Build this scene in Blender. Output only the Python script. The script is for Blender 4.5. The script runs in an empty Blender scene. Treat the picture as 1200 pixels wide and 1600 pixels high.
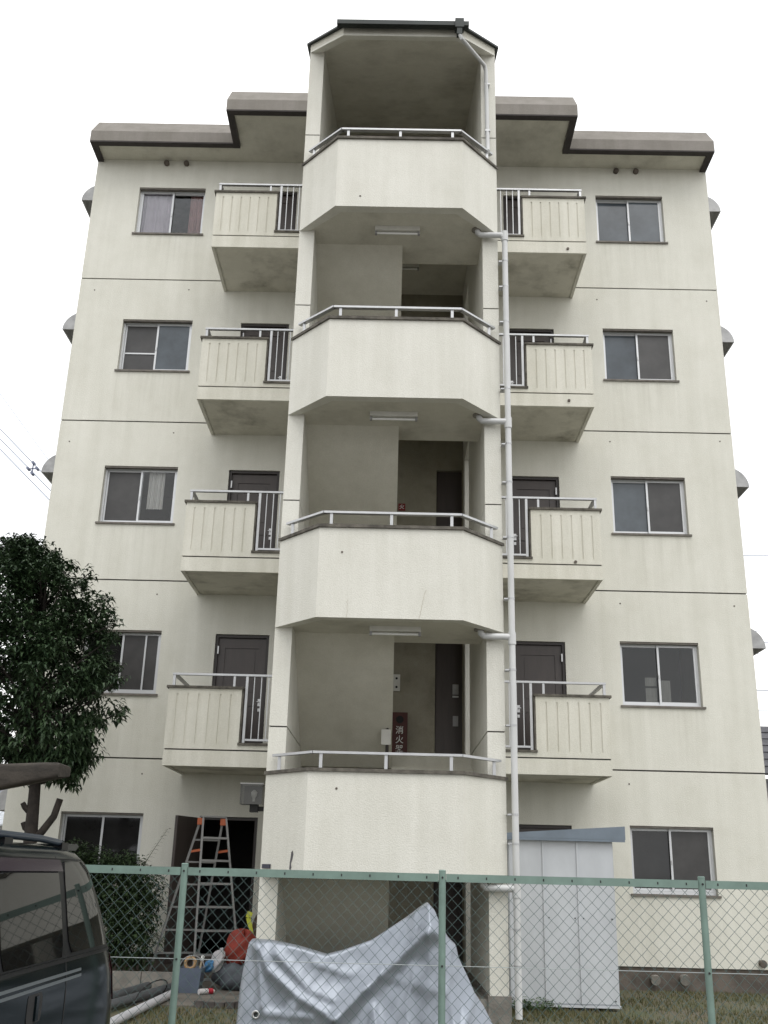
import bpy, bmesh, math, random
from mathutils import Vector, Matrix
R = math.radians
rnd = random.Random(7)
scn = bpy.context.scene

# ------------------------------------------------------------------ camera
cd = bpy.data.cameras.new('camera'); cam = bpy.data.objects.new('camera', cd)
scn.collection.objects.link(cam)
fw = Vector((-0.011767, 0.941870, 0.335770)); rt = Vector((0.999698, 0.003838, 0.024269)); up = Vector((-0.021569, -0.335955, 0.941631))
cam.matrix_world = Matrix(((rt.x, up.x, -fw.x, 0.0478), (rt.y, up.y, -fw.y, -15.1931), (rt.z, up.z, -fw.z, 1.4167), (0, 0, 0, 1)))
cd.sensor_fit = 'VERTICAL'; cd.sensor_height = 36.0; cd.lens = 1584.17 / 1600 * 36
cd.clip_start = 0.05; cd.clip_end = 3000
scn.camera = cam

# ------------------------------------------------------------------ overcast sky
w = bpy.data.worlds.new('World'); scn.world = w; w.use_nodes = True
nt = w.node_tree; nt.nodes.clear()
N = nt.nodes.new; L = nt.links.new
SUN_EL, SUN_AZ = R(58), R(200)
sky = N('ShaderNodeTexSky'); sky.sky_type = 'NISHITA'; sky.sun_disc = False
sky.sun_elevation = SUN_EL; sky.sun_rotation = SUN_AZ; sky.air_density = 1; sky.dust_density = 4
hs = N('ShaderNodeHueSaturation'); hs.inputs['Saturation'].default_value = 0.25
tc = N('ShaderNodeTexCoord'); mp = N('ShaderNodeMapping'); mp.inputs['Scale'].default_value = (1.2, 1.2, 3.0)
nz = N('ShaderNodeTexNoise'); nz.inputs['Scale'].default_value = 1.6; nz.inputs['Detail'].default_value = 5
cr = N('ShaderNodeValToRGB')
cr.color_ramp.elements[0].position = 0.26; cr.color_ramp.elements[0].color = (7.4, 7.9, 8.7, 1)
cr.color_ramp.elements[1].position = 0.56; cr.color_ramp.elements[1].color = (14.0, 14.0, 13.9, 1)
mx = N('ShaderNodeMixRGB'); mx.inputs['Fac'].default_value = 0.93
bg = N('ShaderNodeBackground'); bg.inputs['Strength'].default_value = 0.1
wo = N('ShaderNodeOutputWorld')
L(tc.outputs['Generated'], mp.inputs['Vector']); L(mp.outputs[0], nz.inputs['Vector']); L(nz.outputs['Fac'], cr.inputs['Fac'])
L(sky.outputs[0], hs.inputs['Color']); L(hs.outputs[0], mx.inputs[1]); L(cr.outputs[0], mx.inputs[2])
L(mx.outputs[0], bg.inputs['Color']); L(bg.outputs[0], wo.inputs['Surface'])

sd = bpy.data.lights.new('sun', 'SUN'); sd.energy = 0.9; sd.angle = R(50); sd.color = (1.0, 0.98, 0.95)
so = bpy.data.objects.new('sun', sd); scn.collection.objects.link(so)
d = Vector((-math.sin(R(-22)) * math.cos(SUN_EL), -math.cos(R(-22)) * math.cos(SUN_EL), math.sin(SUN_EL)))   # towards the sun: behind the camera
so.rotation_euler = d.to_track_quat('Z', 'Y').to_euler()
so.location = (0, -20, 30)
sky.sun_rotation = math.atan2(d.x, d.y)

vs = scn.view_settings
vs.view_transform = 'Standard'; vs.look = 'None'; vs.gamma = 1; vs.exposure = 0.32; vs.use_curve_mapping = False

# ------------------------------------------------------------------ helpers
class MB:
    def __init__(s): s.v = []; s.f = []
    def add(s, vs, fs):
        b = len(s.v); s.v += [tuple(p) for p in vs]; s.f += [tuple(b + i for i in f) for f in fs]; return s
    def box(s, x0, x1, y0, y1, z0, z1):
        return s.add([(x0,y0,z0),(x1,y0,z0),(x1,y1,z0),(x0,y1,z0),(x0,y0,z1),(x1,y0,z1),(x1,y1,z1),(x0,y1,z1)],
                     [(0,3,2,1),(4,5,6,7),(0,1,5,4),(1,2,6,5),(2,3,7,6),(3,0,4,7)])
    def bar(s, p, q, a, b, upv=(0,0,1)):
        p = Vector(p); q = Vector(q); t = (q - p).normalized(); u = Vector(upv)
        if abs(t.dot(u)) > .98: u = Vector((0, 1, 0))
        r = t.cross(u).normalized(); u = r.cross(t)
        c = []
        for e in (p, q):
            for sx, sz in ((-1,-1),(1,-1),(1,1),(-1,1)): c.append(e + r * sx * a / 2 + u * sz * b / 2)
        return s.add(c, [(0,1,2,3),(4,7,6,5),(0,4,5,1),(1,5,6,2),(2,6,7,3),(3,7,4,0)])
    def tube(s, path, r, n=8, cap=True):
        P = [Vector(p) for p in path]; rr = r if isinstance(r, (list, tuple)) else [r] * len(P)
        b = len(s.v); prev = None
        for i, p in enumerate(P):
            if i == 0: t = P[1] - p
            elif i == len(P) - 1: t = p - P[i-1]
            else: t = (P[i+1] - p).normalized() + (p - P[i-1]).normalized()
            t.normalize()
            if prev is None:
                u = Vector((0,0,1)) if abs(t.z) < .9 else Vector((1,0,0))
                prev = (u - t * u.dot(t)).normalized()
            else: prev = (prev - t * prev.dot(t)).normalized()
            q = t.cross(prev)
            for k in range(n):
                a = 2 * math.pi * k / n
                s.v.append(tuple(p + (prev * math.cos(a) + q * math.sin(a)) * rr[i]))
        for i in range(len(P) - 1):
            for k in range(n):
                a, c = b + i*n + k, b + i*n + (k+1) % n
                s.f.append((a, c, c + n, a + n))
        if cap:
            s.f.append(tuple(b + k for k in range(n))[::-1]); e = b + (len(P)-1)*n
            s.f.append(tuple(e + k for k in range(n)))
        return s
    def prism(s, poly, fn, a, b):
        n = len(poly)
        return s.add([fn(p[0], p[1], a) for p in poly] + [fn(p[0], p[1], b) for p in poly],
                     [tuple(range(n)), tuple(range(2*n-1, n-1, -1))] + [(i, (i+1) % n, n + (i+1) % n, n + i) for i in range(n)])
    def panel(s, u0, u1, v0, v1, holes, dep, fn):
        us = sorted({u0, u1, *[h[0] for h in holes], *[h[1] for h in holes]}); vs_ = sorted({v0, v1, *[h[2] for h in holes], *[h[3] for h in holes]})
        us = [u for u in us if u0 <= u <= u1]; vs_ = [v for v in vs_ if v0 <= v <= v1]
        solid = lambda i, j: 0 <= i < len(us)-1 and 0 <= j < len(vs_)-1 and not any(h[0] <= (us[i]+us[i+1])/2 <= h[1] and h[2] <= (vs_[j]+vs_[j+1])/2 <= h[3] for h in holes)
        for i in range(len(us)-1):
            for j in range(len(vs_)-1):
                if not solid(i, j): continue
                a, b, c, e = us[i], us[i+1], vs_[j], vs_[j+1]
                s.add([fn(a,c,0), fn(b,c,0), fn(b,e,0), fn(a,e,0)], [(0,1,2,3)])
                s.add([fn(a,c,dep), fn(b,c,dep), fn(b,e,dep), fn(a,e,dep)], [(0,3,2,1)])
                for (di, dj, p, q) in ((-1,0,(a,c),(a,e)), (1,0,(b,c),(b,e)), (0,-1,(a,c),(b,c)), (0,1,(a,e),(b,e))):
                    if not solid(i+di, j+dj):
                        s.add([fn(*p,0), fn(*q,0), fn(*q,dep), fn(*p,dep)], [(0,1,2,3)])
        return s
    def build(s, name, m, parent=None, smooth=None, weld=True):
        me = bpy.data.meshes.new(name); me.from_pydata(s.v, [], s.f)
        if weld:
            bm = bmesh.new(); bm.from_mesh(me)
            bmesh.ops.remove_doubles(bm, verts=bm.verts, dist=1e-5)
            bmesh.ops.recalc_face_normals(bm, faces=bm.faces)
            bm.to_mesh(me); bm.free()
        if smooth is not None:
            me.polygons.foreach_set('use_smooth', [True] * len(me.polygons)); me.set_sharp_from_angle(angle=R(smooth))
        me.materials.append(m); me.update()
        o = bpy.data.objects.new(name, me); scn.collection.objects.link(o)
        if parent: o.parent = parent
        return o
def box(name, m, parent, *a): return MB().box(*a).build(name, m, parent)
def empty(name, label, cat, group=None, loc=(0,0,0)):
    o = bpy.data.objects.new(name, None); scn.collection.objects.link(o); o.location = loc; o.empty_display_size = .2
    return tag(o, label, cat, group)
def tag(o, label, cat, group=None):
    o['label'] = label; o['category'] = cat
    if group: o['group'] = group
    return o
def structure(o): o['kind'] = 'structure'; return o
def child(o, parent):          # parent at an offset, keeping the world place
    o.parent = parent; o.matrix_parent_inverse = Matrix.Translation(parent.location).inverted(); return o

# ------------------------------------------------------------------ materials
def newmat(name):
    m = bpy.data.materials.new(name); m.use_nodes = True
    t = m.node_tree; b = t.nodes['Principled BSDF']; return m, t, b
def mat(name, col, rough=.6, metal=0, var=.0, vscale=4, bump=0, bscale=60, stretch=None, spec=None, col2=None, coat=0):
    m, t, b = newmat(name)
    b.inputs['Base Color'].default_value = (*col, 1); b.inputs['Roughness'].default_value = rough; b.inputs['Metallic'].default_value = metal
    if spec is not None: b.inputs['Specular IOR Level'].default_value = spec
    if coat: b.inputs['Coat Weight'].default_value = coat; b.inputs['Coat Roughness'].default_value = .03
    g = t.nodes.new('ShaderNodeNewGeometry')
    if var or col2:
        mpn = t.nodes.new('ShaderNodeMapping'); mpn.inputs['Scale'].default_value = stretch or (1,1,1)
        n = t.nodes.new('ShaderNodeTexNoise'); n.inputs['Scale'].default_value = vscale; n.inputs['Detail'].default_value = 6; n.inputs['Roughness'].default_value = .6
        r = t.nodes.new('ShaderNodeValToRGB'); c2 = col2 or tuple(c * (1 - var) for c in col); c1 = col if col2 else tuple(min(1, c * (1 + var * .5)) for c in col)
        r.color_ramp.elements[0].position = .36; r.color_ramp.elements[1].position = .64
        r.color_ramp.elements[0].color = (*c2, 1); r.color_ramp.elements[1].color = (*c1, 1)
        t.links.new(g.outputs['Position'], mpn.inputs[0]); t.links.new(mpn.outputs[0], n.inputs['Vector']); t.links.new(n.outputs['Fac'], r.inputs[0]); t.links.new(r.outputs[0], b.inputs['Base Color'])
    if bump:
        n2 = t.nodes.new('ShaderNodeTexNoise'); n2.inputs['Scale'].default_value = bscale; n2.inputs['Detail'].default_value = 3
        bp = t.nodes.new('ShaderNodeBump'); bp.inputs['Strength'].default_value = bump; bp.inputs['Distance'].default_value = .01
        t.links.new(g.outputs['Position'], n2.inputs['Vector']); t.links.new(n2.outputs['Fac'], bp.inputs['Height']); t.links.new(bp.outputs[0], b.inputs['Normal'])
    return m
def stucco(name, col, blotch=.10, streak=.12, mild=0.0, mildcol=(.10,.095,.07), bump=.35, sill=0.0):
    m, t, b = newmat(name); b.inputs['Roughness'].default_value = .9; b.inputs['Specular IOR Level'].default_value = .25
    g = t.nodes.new('ShaderNodeNewGeometry'); pos = g.outputs['Position']
    def noise(scale, sc=(1,1,1), det=5, off=(0,0,0)):
        mpn = t.nodes.new('ShaderNodeMapping'); mpn.inputs['Scale'].default_value = sc; mpn.inputs['Location'].default_value = off
        n = t.nodes.new('ShaderNodeTexNoise'); n.inputs['Scale'].default_value = scale; n.inputs['Detail'].default_value = det; n.inputs['Roughness'].default_value = .6
        t.links.new(pos, mpn.inputs[0]); t.links.new(mpn.outputs[0], n.inputs['Vector']); return n.outputs['Fac']
    def ramp(fac, p0, p1, v0, v1):
        r = t.nodes.new('ShaderNodeMapRange'); r.inputs[1].default_value = p0; r.inputs[2].default_value = p1; r.inputs[3].default_value = v0; r.inputs[4].default_value = v1
        t.links.new(fac, r.inputs[0]); return r.outputs[0]
    def mul(a, c):
        n = t.nodes.new('ShaderNodeMath'); n.operation = 'MULTIPLY'; t.links.new(a, n.inputs[0]); t.links.new(c, n.inputs[1]); return n.outputs[0]
    f = mul(ramp(noise(.9), .3, .7, 1 - blotch, 1.0), ramp(noise(1.0, (5, 5, .35), 4), .35, .65, 1.0, 1 - streak))
    f = mul(f, ramp(noise(9, det=3), .3, .7, 1 - blotch * .45, 1.0))
    f = mul(f, ramp(noise(55, (1, 1, 1), 2), .25, .75, .93, 1.03))
    sc = t.nodes.new('ShaderNodeMixRGB'); sc.blend_type = 'MULTIPLY'; sc.inputs[0].default_value = 1; sc.inputs[1].default_value = (*col, 1)
    comb = t.nodes.new('ShaderNodeCombineColor')
    for i, e in enumerate((1.0, 1.0, 1.15)):
        pw = t.nodes.new('ShaderNodeMath'); pw.operation = 'POWER'; pw.inputs[1].default_value = e; t.links.new(f, pw.inputs[0]); t.links.new(pw.outputs[0], comb.inputs[i])
    t.links.new(comb.outputs[0], sc.inputs[2]); out = sc.outputs[0]
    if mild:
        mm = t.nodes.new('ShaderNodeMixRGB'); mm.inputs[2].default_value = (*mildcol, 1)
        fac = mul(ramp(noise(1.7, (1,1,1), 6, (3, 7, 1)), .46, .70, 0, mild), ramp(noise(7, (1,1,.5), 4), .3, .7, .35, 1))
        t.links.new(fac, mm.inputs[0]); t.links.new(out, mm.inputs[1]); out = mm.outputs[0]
    if sill:                                        # rain-washed dirt running down from the window sills
        sp_ = t.nodes.new('ShaderNodeSeparateXYZ'); t.links.new(pos, sp_.inputs[0])
        def mth(op, a, v=None):
            n = t.nodes.new('ShaderNodeMath'); n.operation = op; t.links.new(a, n.inputs[0])
            if v is not None: n.inputs[1].default_value = v
            return n.outputs[0]
        ax = mth('ABSOLUTE', sp_.outputs[0]); band = mul(ramp(ax, 3.42, 3.50, 0, 1), ramp(ax, 4.67, 4.76, 1, 0))
        fz = mth('MODULO', mth('ADD', sp_.outputs[2], -J0_ - .90 + 27.0), 2.7)
        run = ramp(fz, 1.5, 2.68, 0, 1)
        mm = t.nodes.new('ShaderNodeMixRGB'); mm.inputs[2].default_value = (.30, .285, .225, 1)
        fac = mul(mul(band, run), ramp(noise(1.0, (11, 11, .5), 3, (2, 0, 5)), .45, .68, 0, sill))
        t.links.new(fac, mm.inputs[0]); t.links.new(out, mm.inputs[1]); out = mm.outputs[0]
    t.links.new(out, b.inputs['Base Color'])
    n2 = t.nodes.new('ShaderNodeTexNoise'); n2.inputs['Scale'].default_value = 70; n2.inputs['Detail'].default_value = 3; t.links.new(pos, n2.inputs['Vector'])
    bp = t.nodes.new('ShaderNodeBump'); bp.inputs['Strength'].default_value = bump; bp.inputs['Distance'].default_value = .012
    t.links.new(n2.outputs['Fac'], bp.inputs['Height']); t.links.new(bp.outputs[0], b.inputs['Normal'])
    return m
def glass(name, tint, mixv, rough=.02):
    m, t, b = newmat(name); t.nodes.remove(b); o = t.nodes['Material Output']
    tr = t.nodes.new('ShaderNodeBsdfTransparent'); tr.inputs[0].default_value = (*tint, 1)
    gl = t.nodes.new('ShaderNodeBsdfGlossy'); gl.inputs['Roughness'].default_value = rough
    fr = t.nodes.new('ShaderNodeFresnel'); fr.inputs[0].default_value = mixv
    ms = t.nodes.new('ShaderNodeMixShader'); t.links.new(fr.outputs[0], ms.inputs[0]); t.links.new(tr.outputs[0], ms.inputs[1]); t.links.new(gl.outputs[0], ms.inputs[2]); t.links.new(ms.outputs[0], o.inputs['Surface'])
    return m
def leafmat(name, c1, c2, rough=.45):
    m, t, b = newmat(name); g = t.nodes.new('ShaderNodeNewGeometry')
    r = t.nodes.new('ShaderNodeValToRGB'); r.color_ramp.elements[0].color = (*c1, 1); r.color_ramp.elements[1].color = (*c2, 1)
    t.links.new(g.outputs['Random Per Island'], r.inputs[0]); t.links.new(r.outputs[0], b.inputs['Base Color'])
    b.inputs['Roughness'].default_value = rough; b.inputs['Specular IOR Level'].default_value = .4
    return m

J0_ = 2.92
CREAM = (.745, .734, .667)
M = dict(
    wall=stucco('facade stucco', CREAM, .06, .07, .22, (.44,.42,.34), sill=.17),
    tower=stucco('tower stucco', (.73, .718, .658), .05, .08, .16, (.42,.40,.33)),
    balc=stucco('balcony stucco', (.745, .727, .652), .06, .12, .22, (.42,.39,.29)),
    soffit=stucco('soffit paint', (.70, .68, .60), .12, .03, .6, (.30,.285,.235)),
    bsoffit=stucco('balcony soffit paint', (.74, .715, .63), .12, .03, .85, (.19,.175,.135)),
    inner=stucco('stairwell paint', (.72, .70, .62), .10, .05, .4, (.44,.42,.35)),
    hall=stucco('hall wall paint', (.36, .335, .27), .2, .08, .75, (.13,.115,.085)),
    fascia=stucco('fascia brown', (.275, .255, .235), .14, .14, .35, (.16,.145,.13)),
    lip=mat('fascia lip', (.045, .038, .036), .8, var=.2),
    joint=mat('joint sealant', (.06, .056, .05), .9, var=.4, vscale=6),
    coping=mat('coping mortar', (.115, .105, .088), .9, var=.45, vscale=9, bump=.4),
    alu=mat('aluminium', (.47, .475, .48), .38, .6, var=.08, vscale=8),
    alup=mat('anodised sash', (.60, .61, .62), .4, .35),
    sill=mat('sill', (.16, .145, .125), .7, var=.25, vscale=10),
    door=mat('door brown', (.058, .046, .042), .42, var=.12, vscale=3, stretch=(6,6,.8)),
    doorf=mat('door frame', (.03, .024, .022), .5),
    steel=mat('steel', (.5, .5, .5), .4, .8),
    dark=mat('dark', (.012, .012, .012), .7),
    pvc=mat('pvc pipe', (.57, .575, .57), .38, var=.12, vscale=3, stretch=(1,1,.3)),
    concrete=mat('concrete', (.23, .215, .19), .9, var=.3, vscale=5, bump=.5, bscale=40),
    plinth=mat('plinth', (.125, .105, .088), .9, var=.35, vscale=4, bump=.4, bscale=40),
    hood=mat('hood metal', (.36, .36, .36), .45, .3, var=.2, vscale=6),
    roofm=mat('roof sheet', (.016, .022, .020), .5, .2, var=.3),
    lightw=mat('lamp housing', (.62, .61, .56), .45, var=.1),
    tubew=mat('lamp tube', (.8, .8, .78), .3),
    frost=mat('frosted pane', (.085, .10, .115), .16, var=.25, vscale=2.0),
    screen=mat('screened pane', (.05, .048, .047), .35, var=.25, vscale=3.0),
    darkp=mat('dark pane', (.018, .018, .018), .06, var=.3, vscale=2),
    glass=glass('clear pane', (.93, .94, .94), 1.45),
    curt1=mat('curtain lilac', (.62, .56, .62), .9, var=.1), curt2=mat('curtain rose', (.36, .20, .19), .9, var=.15), curt3=mat('curtain net', (.62, .60, .57), .9), pane_refl=mat('pane reflection', (.26, .255, .23), .9),
    room=mat('room', (.10, .095, .09), .9),
    red=mat('red box', (.075, .016, .012), .5, var=.15), white=mat('white paint', (.75, .75, .72), .5),
    green=mat('fence green', (.155, .228, .195), .5, var=.14, vscale=7), wire=mat('mesh wire', (.08, .125, .118), .55),
)
F = 2.7; J0 = 2.92
J = lambda k: J0 + k * F
XZ = lambda y0: (lambda u, v, w_: (u, y0 + w_, v))

# ------------------------------------------------------------------ ground
g = structure(MB().add([(-600,-600,-.25),(600,-600,-.25),(600,900,-.25),(-600,900,-.25)], [(0,1,2,3)]).build('ground', mat('worn asphalt', (.17,.165,.155), .9, var=.25, vscale=2, bump=.4, bscale=90)))
structure(MB().box(-16, 16, -7.35, 14, -.3, 0).build('yard', mat('yard soil', (.115,.098,.068), .95, var=.1, vscale=1.6, bump=.6, bscale=25, col2=(.07,.08,.035))))
structure(MB().box(-16, 16, -7.7, -7.351, -.3, .06).build('kerb', M['concrete']))
structure(MB().box(-4.3, -1.34, -3.02, -.03, -.1, .014).build('path', mat('path concrete', (.155,.14,.12), .9, var=.28, vscale=3, bump=.4, bscale=50)))

# ------------------------------------------------------------------ apartment building
B = empty('apartment_building', 'cream five-storey apartment block with projecting central stair tower', 'building')
T, X0, X1, ZT = .18, 1.32, 5.5, 13.52
WX0, WX1 = 3.49, 4.68
DX0, DX1 = 1.84, 2.66
def zr(k): return (J(k) + .94, J(k) + 1.91) if k >= 0 else (1.235, 2.15)
for s in (-1, 1):
    for k in range(-1, 4):
        z0 = .30 if k < 0 else J(k) + .011; z1 = ZT if k == 3 else J(k+1) - .011
        wz = zr(k); dz0 = J(k) + .011 if k >= 0 else .30; dz1 = J(k) + 1.88 if k >= 0 else 2.13
        holes = [(WX0, WX1, *wz), (DX0, DX1, dz0, dz1)]
        MB().panel(X0 - .2, X1, z0, z1, holes, T, lambda u, v, w_, s=s: (s*u, w_, v)).build('wall', M['wall'], B)
        MB().panel(0.001, 9.0, z0, z1, [], T, lambda u, v, w_, s=s: (s*(X1 - w_ - .001), u + T, v)).build('wall', M['wall'], B)
        if k >= 0:
            MB().box(min(s*(X0), s*(X1-.016)), max(s*X0, s*(X1-.016)), .016, .1, J(k)-.0105, J(k)+.0105).build('joint', M['joint'], B)
            MB().box(min(s*(X1-.1), s*(X1-.017)), max(s*(X1-.1), s*(X1-.017)), .101, 9.1, J(k)-.0105, J(k)+.0105).build('joint', M['joint'], B)
    # plinth
    a, b_ = sorted((s*X0, s*(X1-.025))); MB().box(a, b_, .03, .2, -.05, .2995).build('plinth', M['plinth'], B)
    a, b_ = sorted((s*(X1-.2), s*(X1-.03))); MB().box(a, b_, .201, 9.1, -.05, .2995).build('plinth', M['plinth'], B)
box('rear_wall', M['wall'], B, -X1+.2, X1-.2, 9.0, 9.17, 0, ZT)
box('partition', M['room'], B, -X1+.2, X1-.2, 3.2, 3.3, .3, ZT)
for k in range(0, 4):
    for s in (-1, 1):
        a, b_ = sorted((s*1.5, s*(X1-.2))); box('floor_slab', M['room'], B, a, b_, .19, 3.19, J(k)-.15, J(k))
# centre wall behind the stair tower
for k in range(-1, 4):
    z0 = .22 if k < 0 else J(k) + .001; z1 = 14.35 if k == 3 else J(k+1) - .001
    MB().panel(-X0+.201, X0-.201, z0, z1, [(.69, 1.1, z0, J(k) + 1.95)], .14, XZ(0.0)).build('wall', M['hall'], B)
    dr = box('door', M['door'], B, .70, 1.14, .06, .10, J(k), J(k) + 1.94)
    if k == 0:
        box('letter_slot', M['steel'], dr, .955, 1.045, .045, .0595, 3.925, 3.95); box('name_plate', M['hood'], dr, .955, 1.045, .045, .0595, 3.97, 4.12); box('door_lock', M['hood'], dr, .96, 1.04, .045, .0595, 3.50, 3.65)

# windows
def pane_mat(t): return M[{'f':'frost', 's':'screen', 'd':'darkp', 'c':'glass'}[t]]
WIN = {(-1,3):'cc', (-1,2):'sf', (-1,1):'sc', (-1,0):'ds', (-1,-1):'dd', (1,3):'ff', (1,2):'fs', (1,1):'fs', (1,0):'cc', (1,-1):'ds'}
for (s, k), ps in WIN.items():
    z0, z1 = zr(k); x0, x1 = sorted((s*WX0, s*WX1)); y = .085; fwid = .032
    m = MB()
    m.panel(x0 + .002, x1 - .002, z0 + .002, z1 - .002, [(x0+fwid, x1-fwid, z0+fwid+.008, z1-fwid)], .075, XZ(y))
    wn = m.build('window', M['alup'], B)
    mid = (x0 + x1) / 2
    if s < 0 and k == 0: mid += .0
    for i, p in enumerate(ps):
        a, b_ = (x0 + fwid, mid + .018) if i == 0 else (mid - .018, x1 - fwid)
        front = (i == 1) if k != 3 or s > 0 else (i == 0)
        yy = y + .012 if front else y + .044
        sw = .03 if front else .024
        sa = MB().panel(a, b_, z0 + fwid + .01, z1 - fwid - .001, [(a+sw, b_-sw, z0+fwid+.045, z1-fwid-.03)], .026, XZ(yy)).build('sash', M['alup'], wn)
        box('pane', pane_mat(p), wn, a + sw - .004, b_ - sw + .004, yy + .010, yy + .014, z0 + fwid + .041, z1 - fwid - .026)
        if front:
            hx = a + .015 if i == 1 else b_ - .015
            box('latch', M['steel'], wn, hx - .008, hx + .008, yy - .014, yy - .0005, (z0+z1)/2 - .06, (z0+z1)/2 + .0)
    if (s, k) == (-1, 2): box('mid_rail', M['alup'], wn, x0 + fwid + .03, mid - .02, y + .040, y + .0575, z0 + .37, z0 + .395)
    if (s, k) == (-1, 0): box('mid_rail', M['alup'], wn, x1 - .26, x1 - .235, y + .010, y + .0215, z0 + .07, z1 - .06)
    box('sill', M['sill'], wn, x0 - .035, x1 + .035, -.03, y - .001, z0 - .029, z0 + .001)
    box('head_trim', M['sill'], wn, x0 + .0015, x1 - .0015, .012, y - .002, z1 - .028, z1 - .0035)
    # curtains behind clear panes, plus pale patches standing in for a reflection
    def curtain_or_reflection(name, mm, xa, xb, za, zb, yy, amp=.018, folds=9):
        m = MB(); n = 60; rows = 8
        for r_ in range(rows + 1):
            for i in range(n + 1):
                u = i / n; v = r_ / rows
                m.v.append((xa + (xb - xa) * u, yy + amp * math.sin(u * folds * 6.28 + v * .8) * (.6 + .4*math.sin(u*17)), zb + (za - zb) * v))
        for r_ in range(rows):
            for i in range(n): q = r_*(n+1) + i; m.f.append((q, q+1, q+n+2, q+n+1))
        return m.build(name, mm, wn, smooth=80, weld=False)
    if (s, k) == (-1, 3):
        curtain_or_reflection('curtain_or_reflection', M['curt1'], x0 + .05, mid + .0, z0, z1, .185, folds=5); curtain_or_reflection('curtain_or_reflection', M['curt2'], mid + .30, x1 - .02, z0, z1, .185, folds=4)
    if (s, k) == (1, 0):
        for (xa, xb, za, zb) in ((mid - .20, mid - .03, .08, .30), (mid + .03, mid + .18, .08, .42), (mid - .20, mid - .03, .33, .46)): curtain_or_reflection('curtain_or_reflection', M['pane_refl'], xa, xb, z0 + za, z0 + zb, .19, amp=.004, folds=2)  # bright window reflection imitated by pale cloth pieces behind the glass
    if (s, k) == (-1, 1): curtain_or_reflection('curtain_or_reflection', M['curt3'], mid + .10, mid + .36, z0 + .3, z1 - .03, .185, folds=5)
for (s, k) in ((1, 0),): pass

# balcony doors
for s in (-1, 1):
    for k in range(-1, 4):
        z0 = J(k) + .011 if k >= 0 else .22; z1 = J(k) + 1.88 if k >= 0 else 2.13
        fx = lambda u, v, w_, s=s: (s*u, w_, v)
        dr = MB().panel(DX0 + .002, DX1 - .002, z0 - .008 if k >= 0 else .23, z1 - .002, [(DX0+.045, DX1-.045, z0 - .008 if k >= 0 else .23, z1-.045)], .11, lambda u, v, w_, s=s: (s*u, .03 + w_, v)).build('door', M['doorf'], B)
        if s < 0 and k < 0: continue                # this one stands open
        m = MB().panel(DX0 + .046, DX1 - .046, z0, z1 - .046, [(DX0+.15, DX1-.15, z0+.95, z1-.2), (DX0+.15, DX1-.15, z0+.12, z0+.8)], .02, lambda u, v, w_, s=s: (s*u, .075 + w_, v))
        lf = m.build('door_leaf', M['door'], dr)
        for (q0, q1) in ((z0+.95, z1-.2), (z0+.12, z0+.8)):
            a, b_ = sorted((s*(DX0+.151), s*(DX1-.151))); MB().box(a, b_, .088, .1, q0 + .001, q1 - .001).build('door_panel', M['door'], dr)
            a, b_ = sorted((s*(DX0+.21), s*(DX1-.21))); MB().box(a, b_, .079, .087, q0 + .06, q1 - .06).build('door_panel', M['door'], dr)
        hx = s * (DX0 + .10); hz = J(k) + .84
        m = MB().box(hx - .022, hx + .022, .062, .0745, hz - .03, hz + .075); m.box(hx - .018, hx + .018, .06, .0745, hz - .11, hz - .065); m.tube([(hx, .062, hz + .03), (hx, .025, hz + .03), (hx + s*.035, .03, hz + .03)], .007, 6)
        m.build('handle', M['steel'], dr)
        hx = s * (DX1 - .05); box('hinge', M['steel'], dr, hx - .01, hx + .01, .02, .0295, z1 - .3, z1 - .18)
# open ground-floor door leaf, left
hinge = Vector((-DX1 + .03, .02, 0)); tip = Vector((-2.86, -.74, 0))
dv = (tip - hinge).normalized(); nv = Vector((-dv.y, dv.x, 0))
m = MB(); c = (hinge + tip) / 2; ln = (tip - hinge).length
m.bar(hinge + Vector((0,0,1.165)), tip + Vector((0,0,1.165)), .04, 1.87)
lf = m.build('door_leaf', M['door'], B)
m = MB()
for (q0, q1) in ((.40, .92), (1.10, 1.9)):
    p = hinge + dv * .15 - nv * .023; q = hinge + dv * (ln - .15) - nv * .023
    m.bar(p + Vector((0,0,(q0+q1)/2)), q + Vector((0,0,(q0+q1)/2)), .008, q1 - q0)
m.build('door_panel', M['doorf'], lf)

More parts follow.
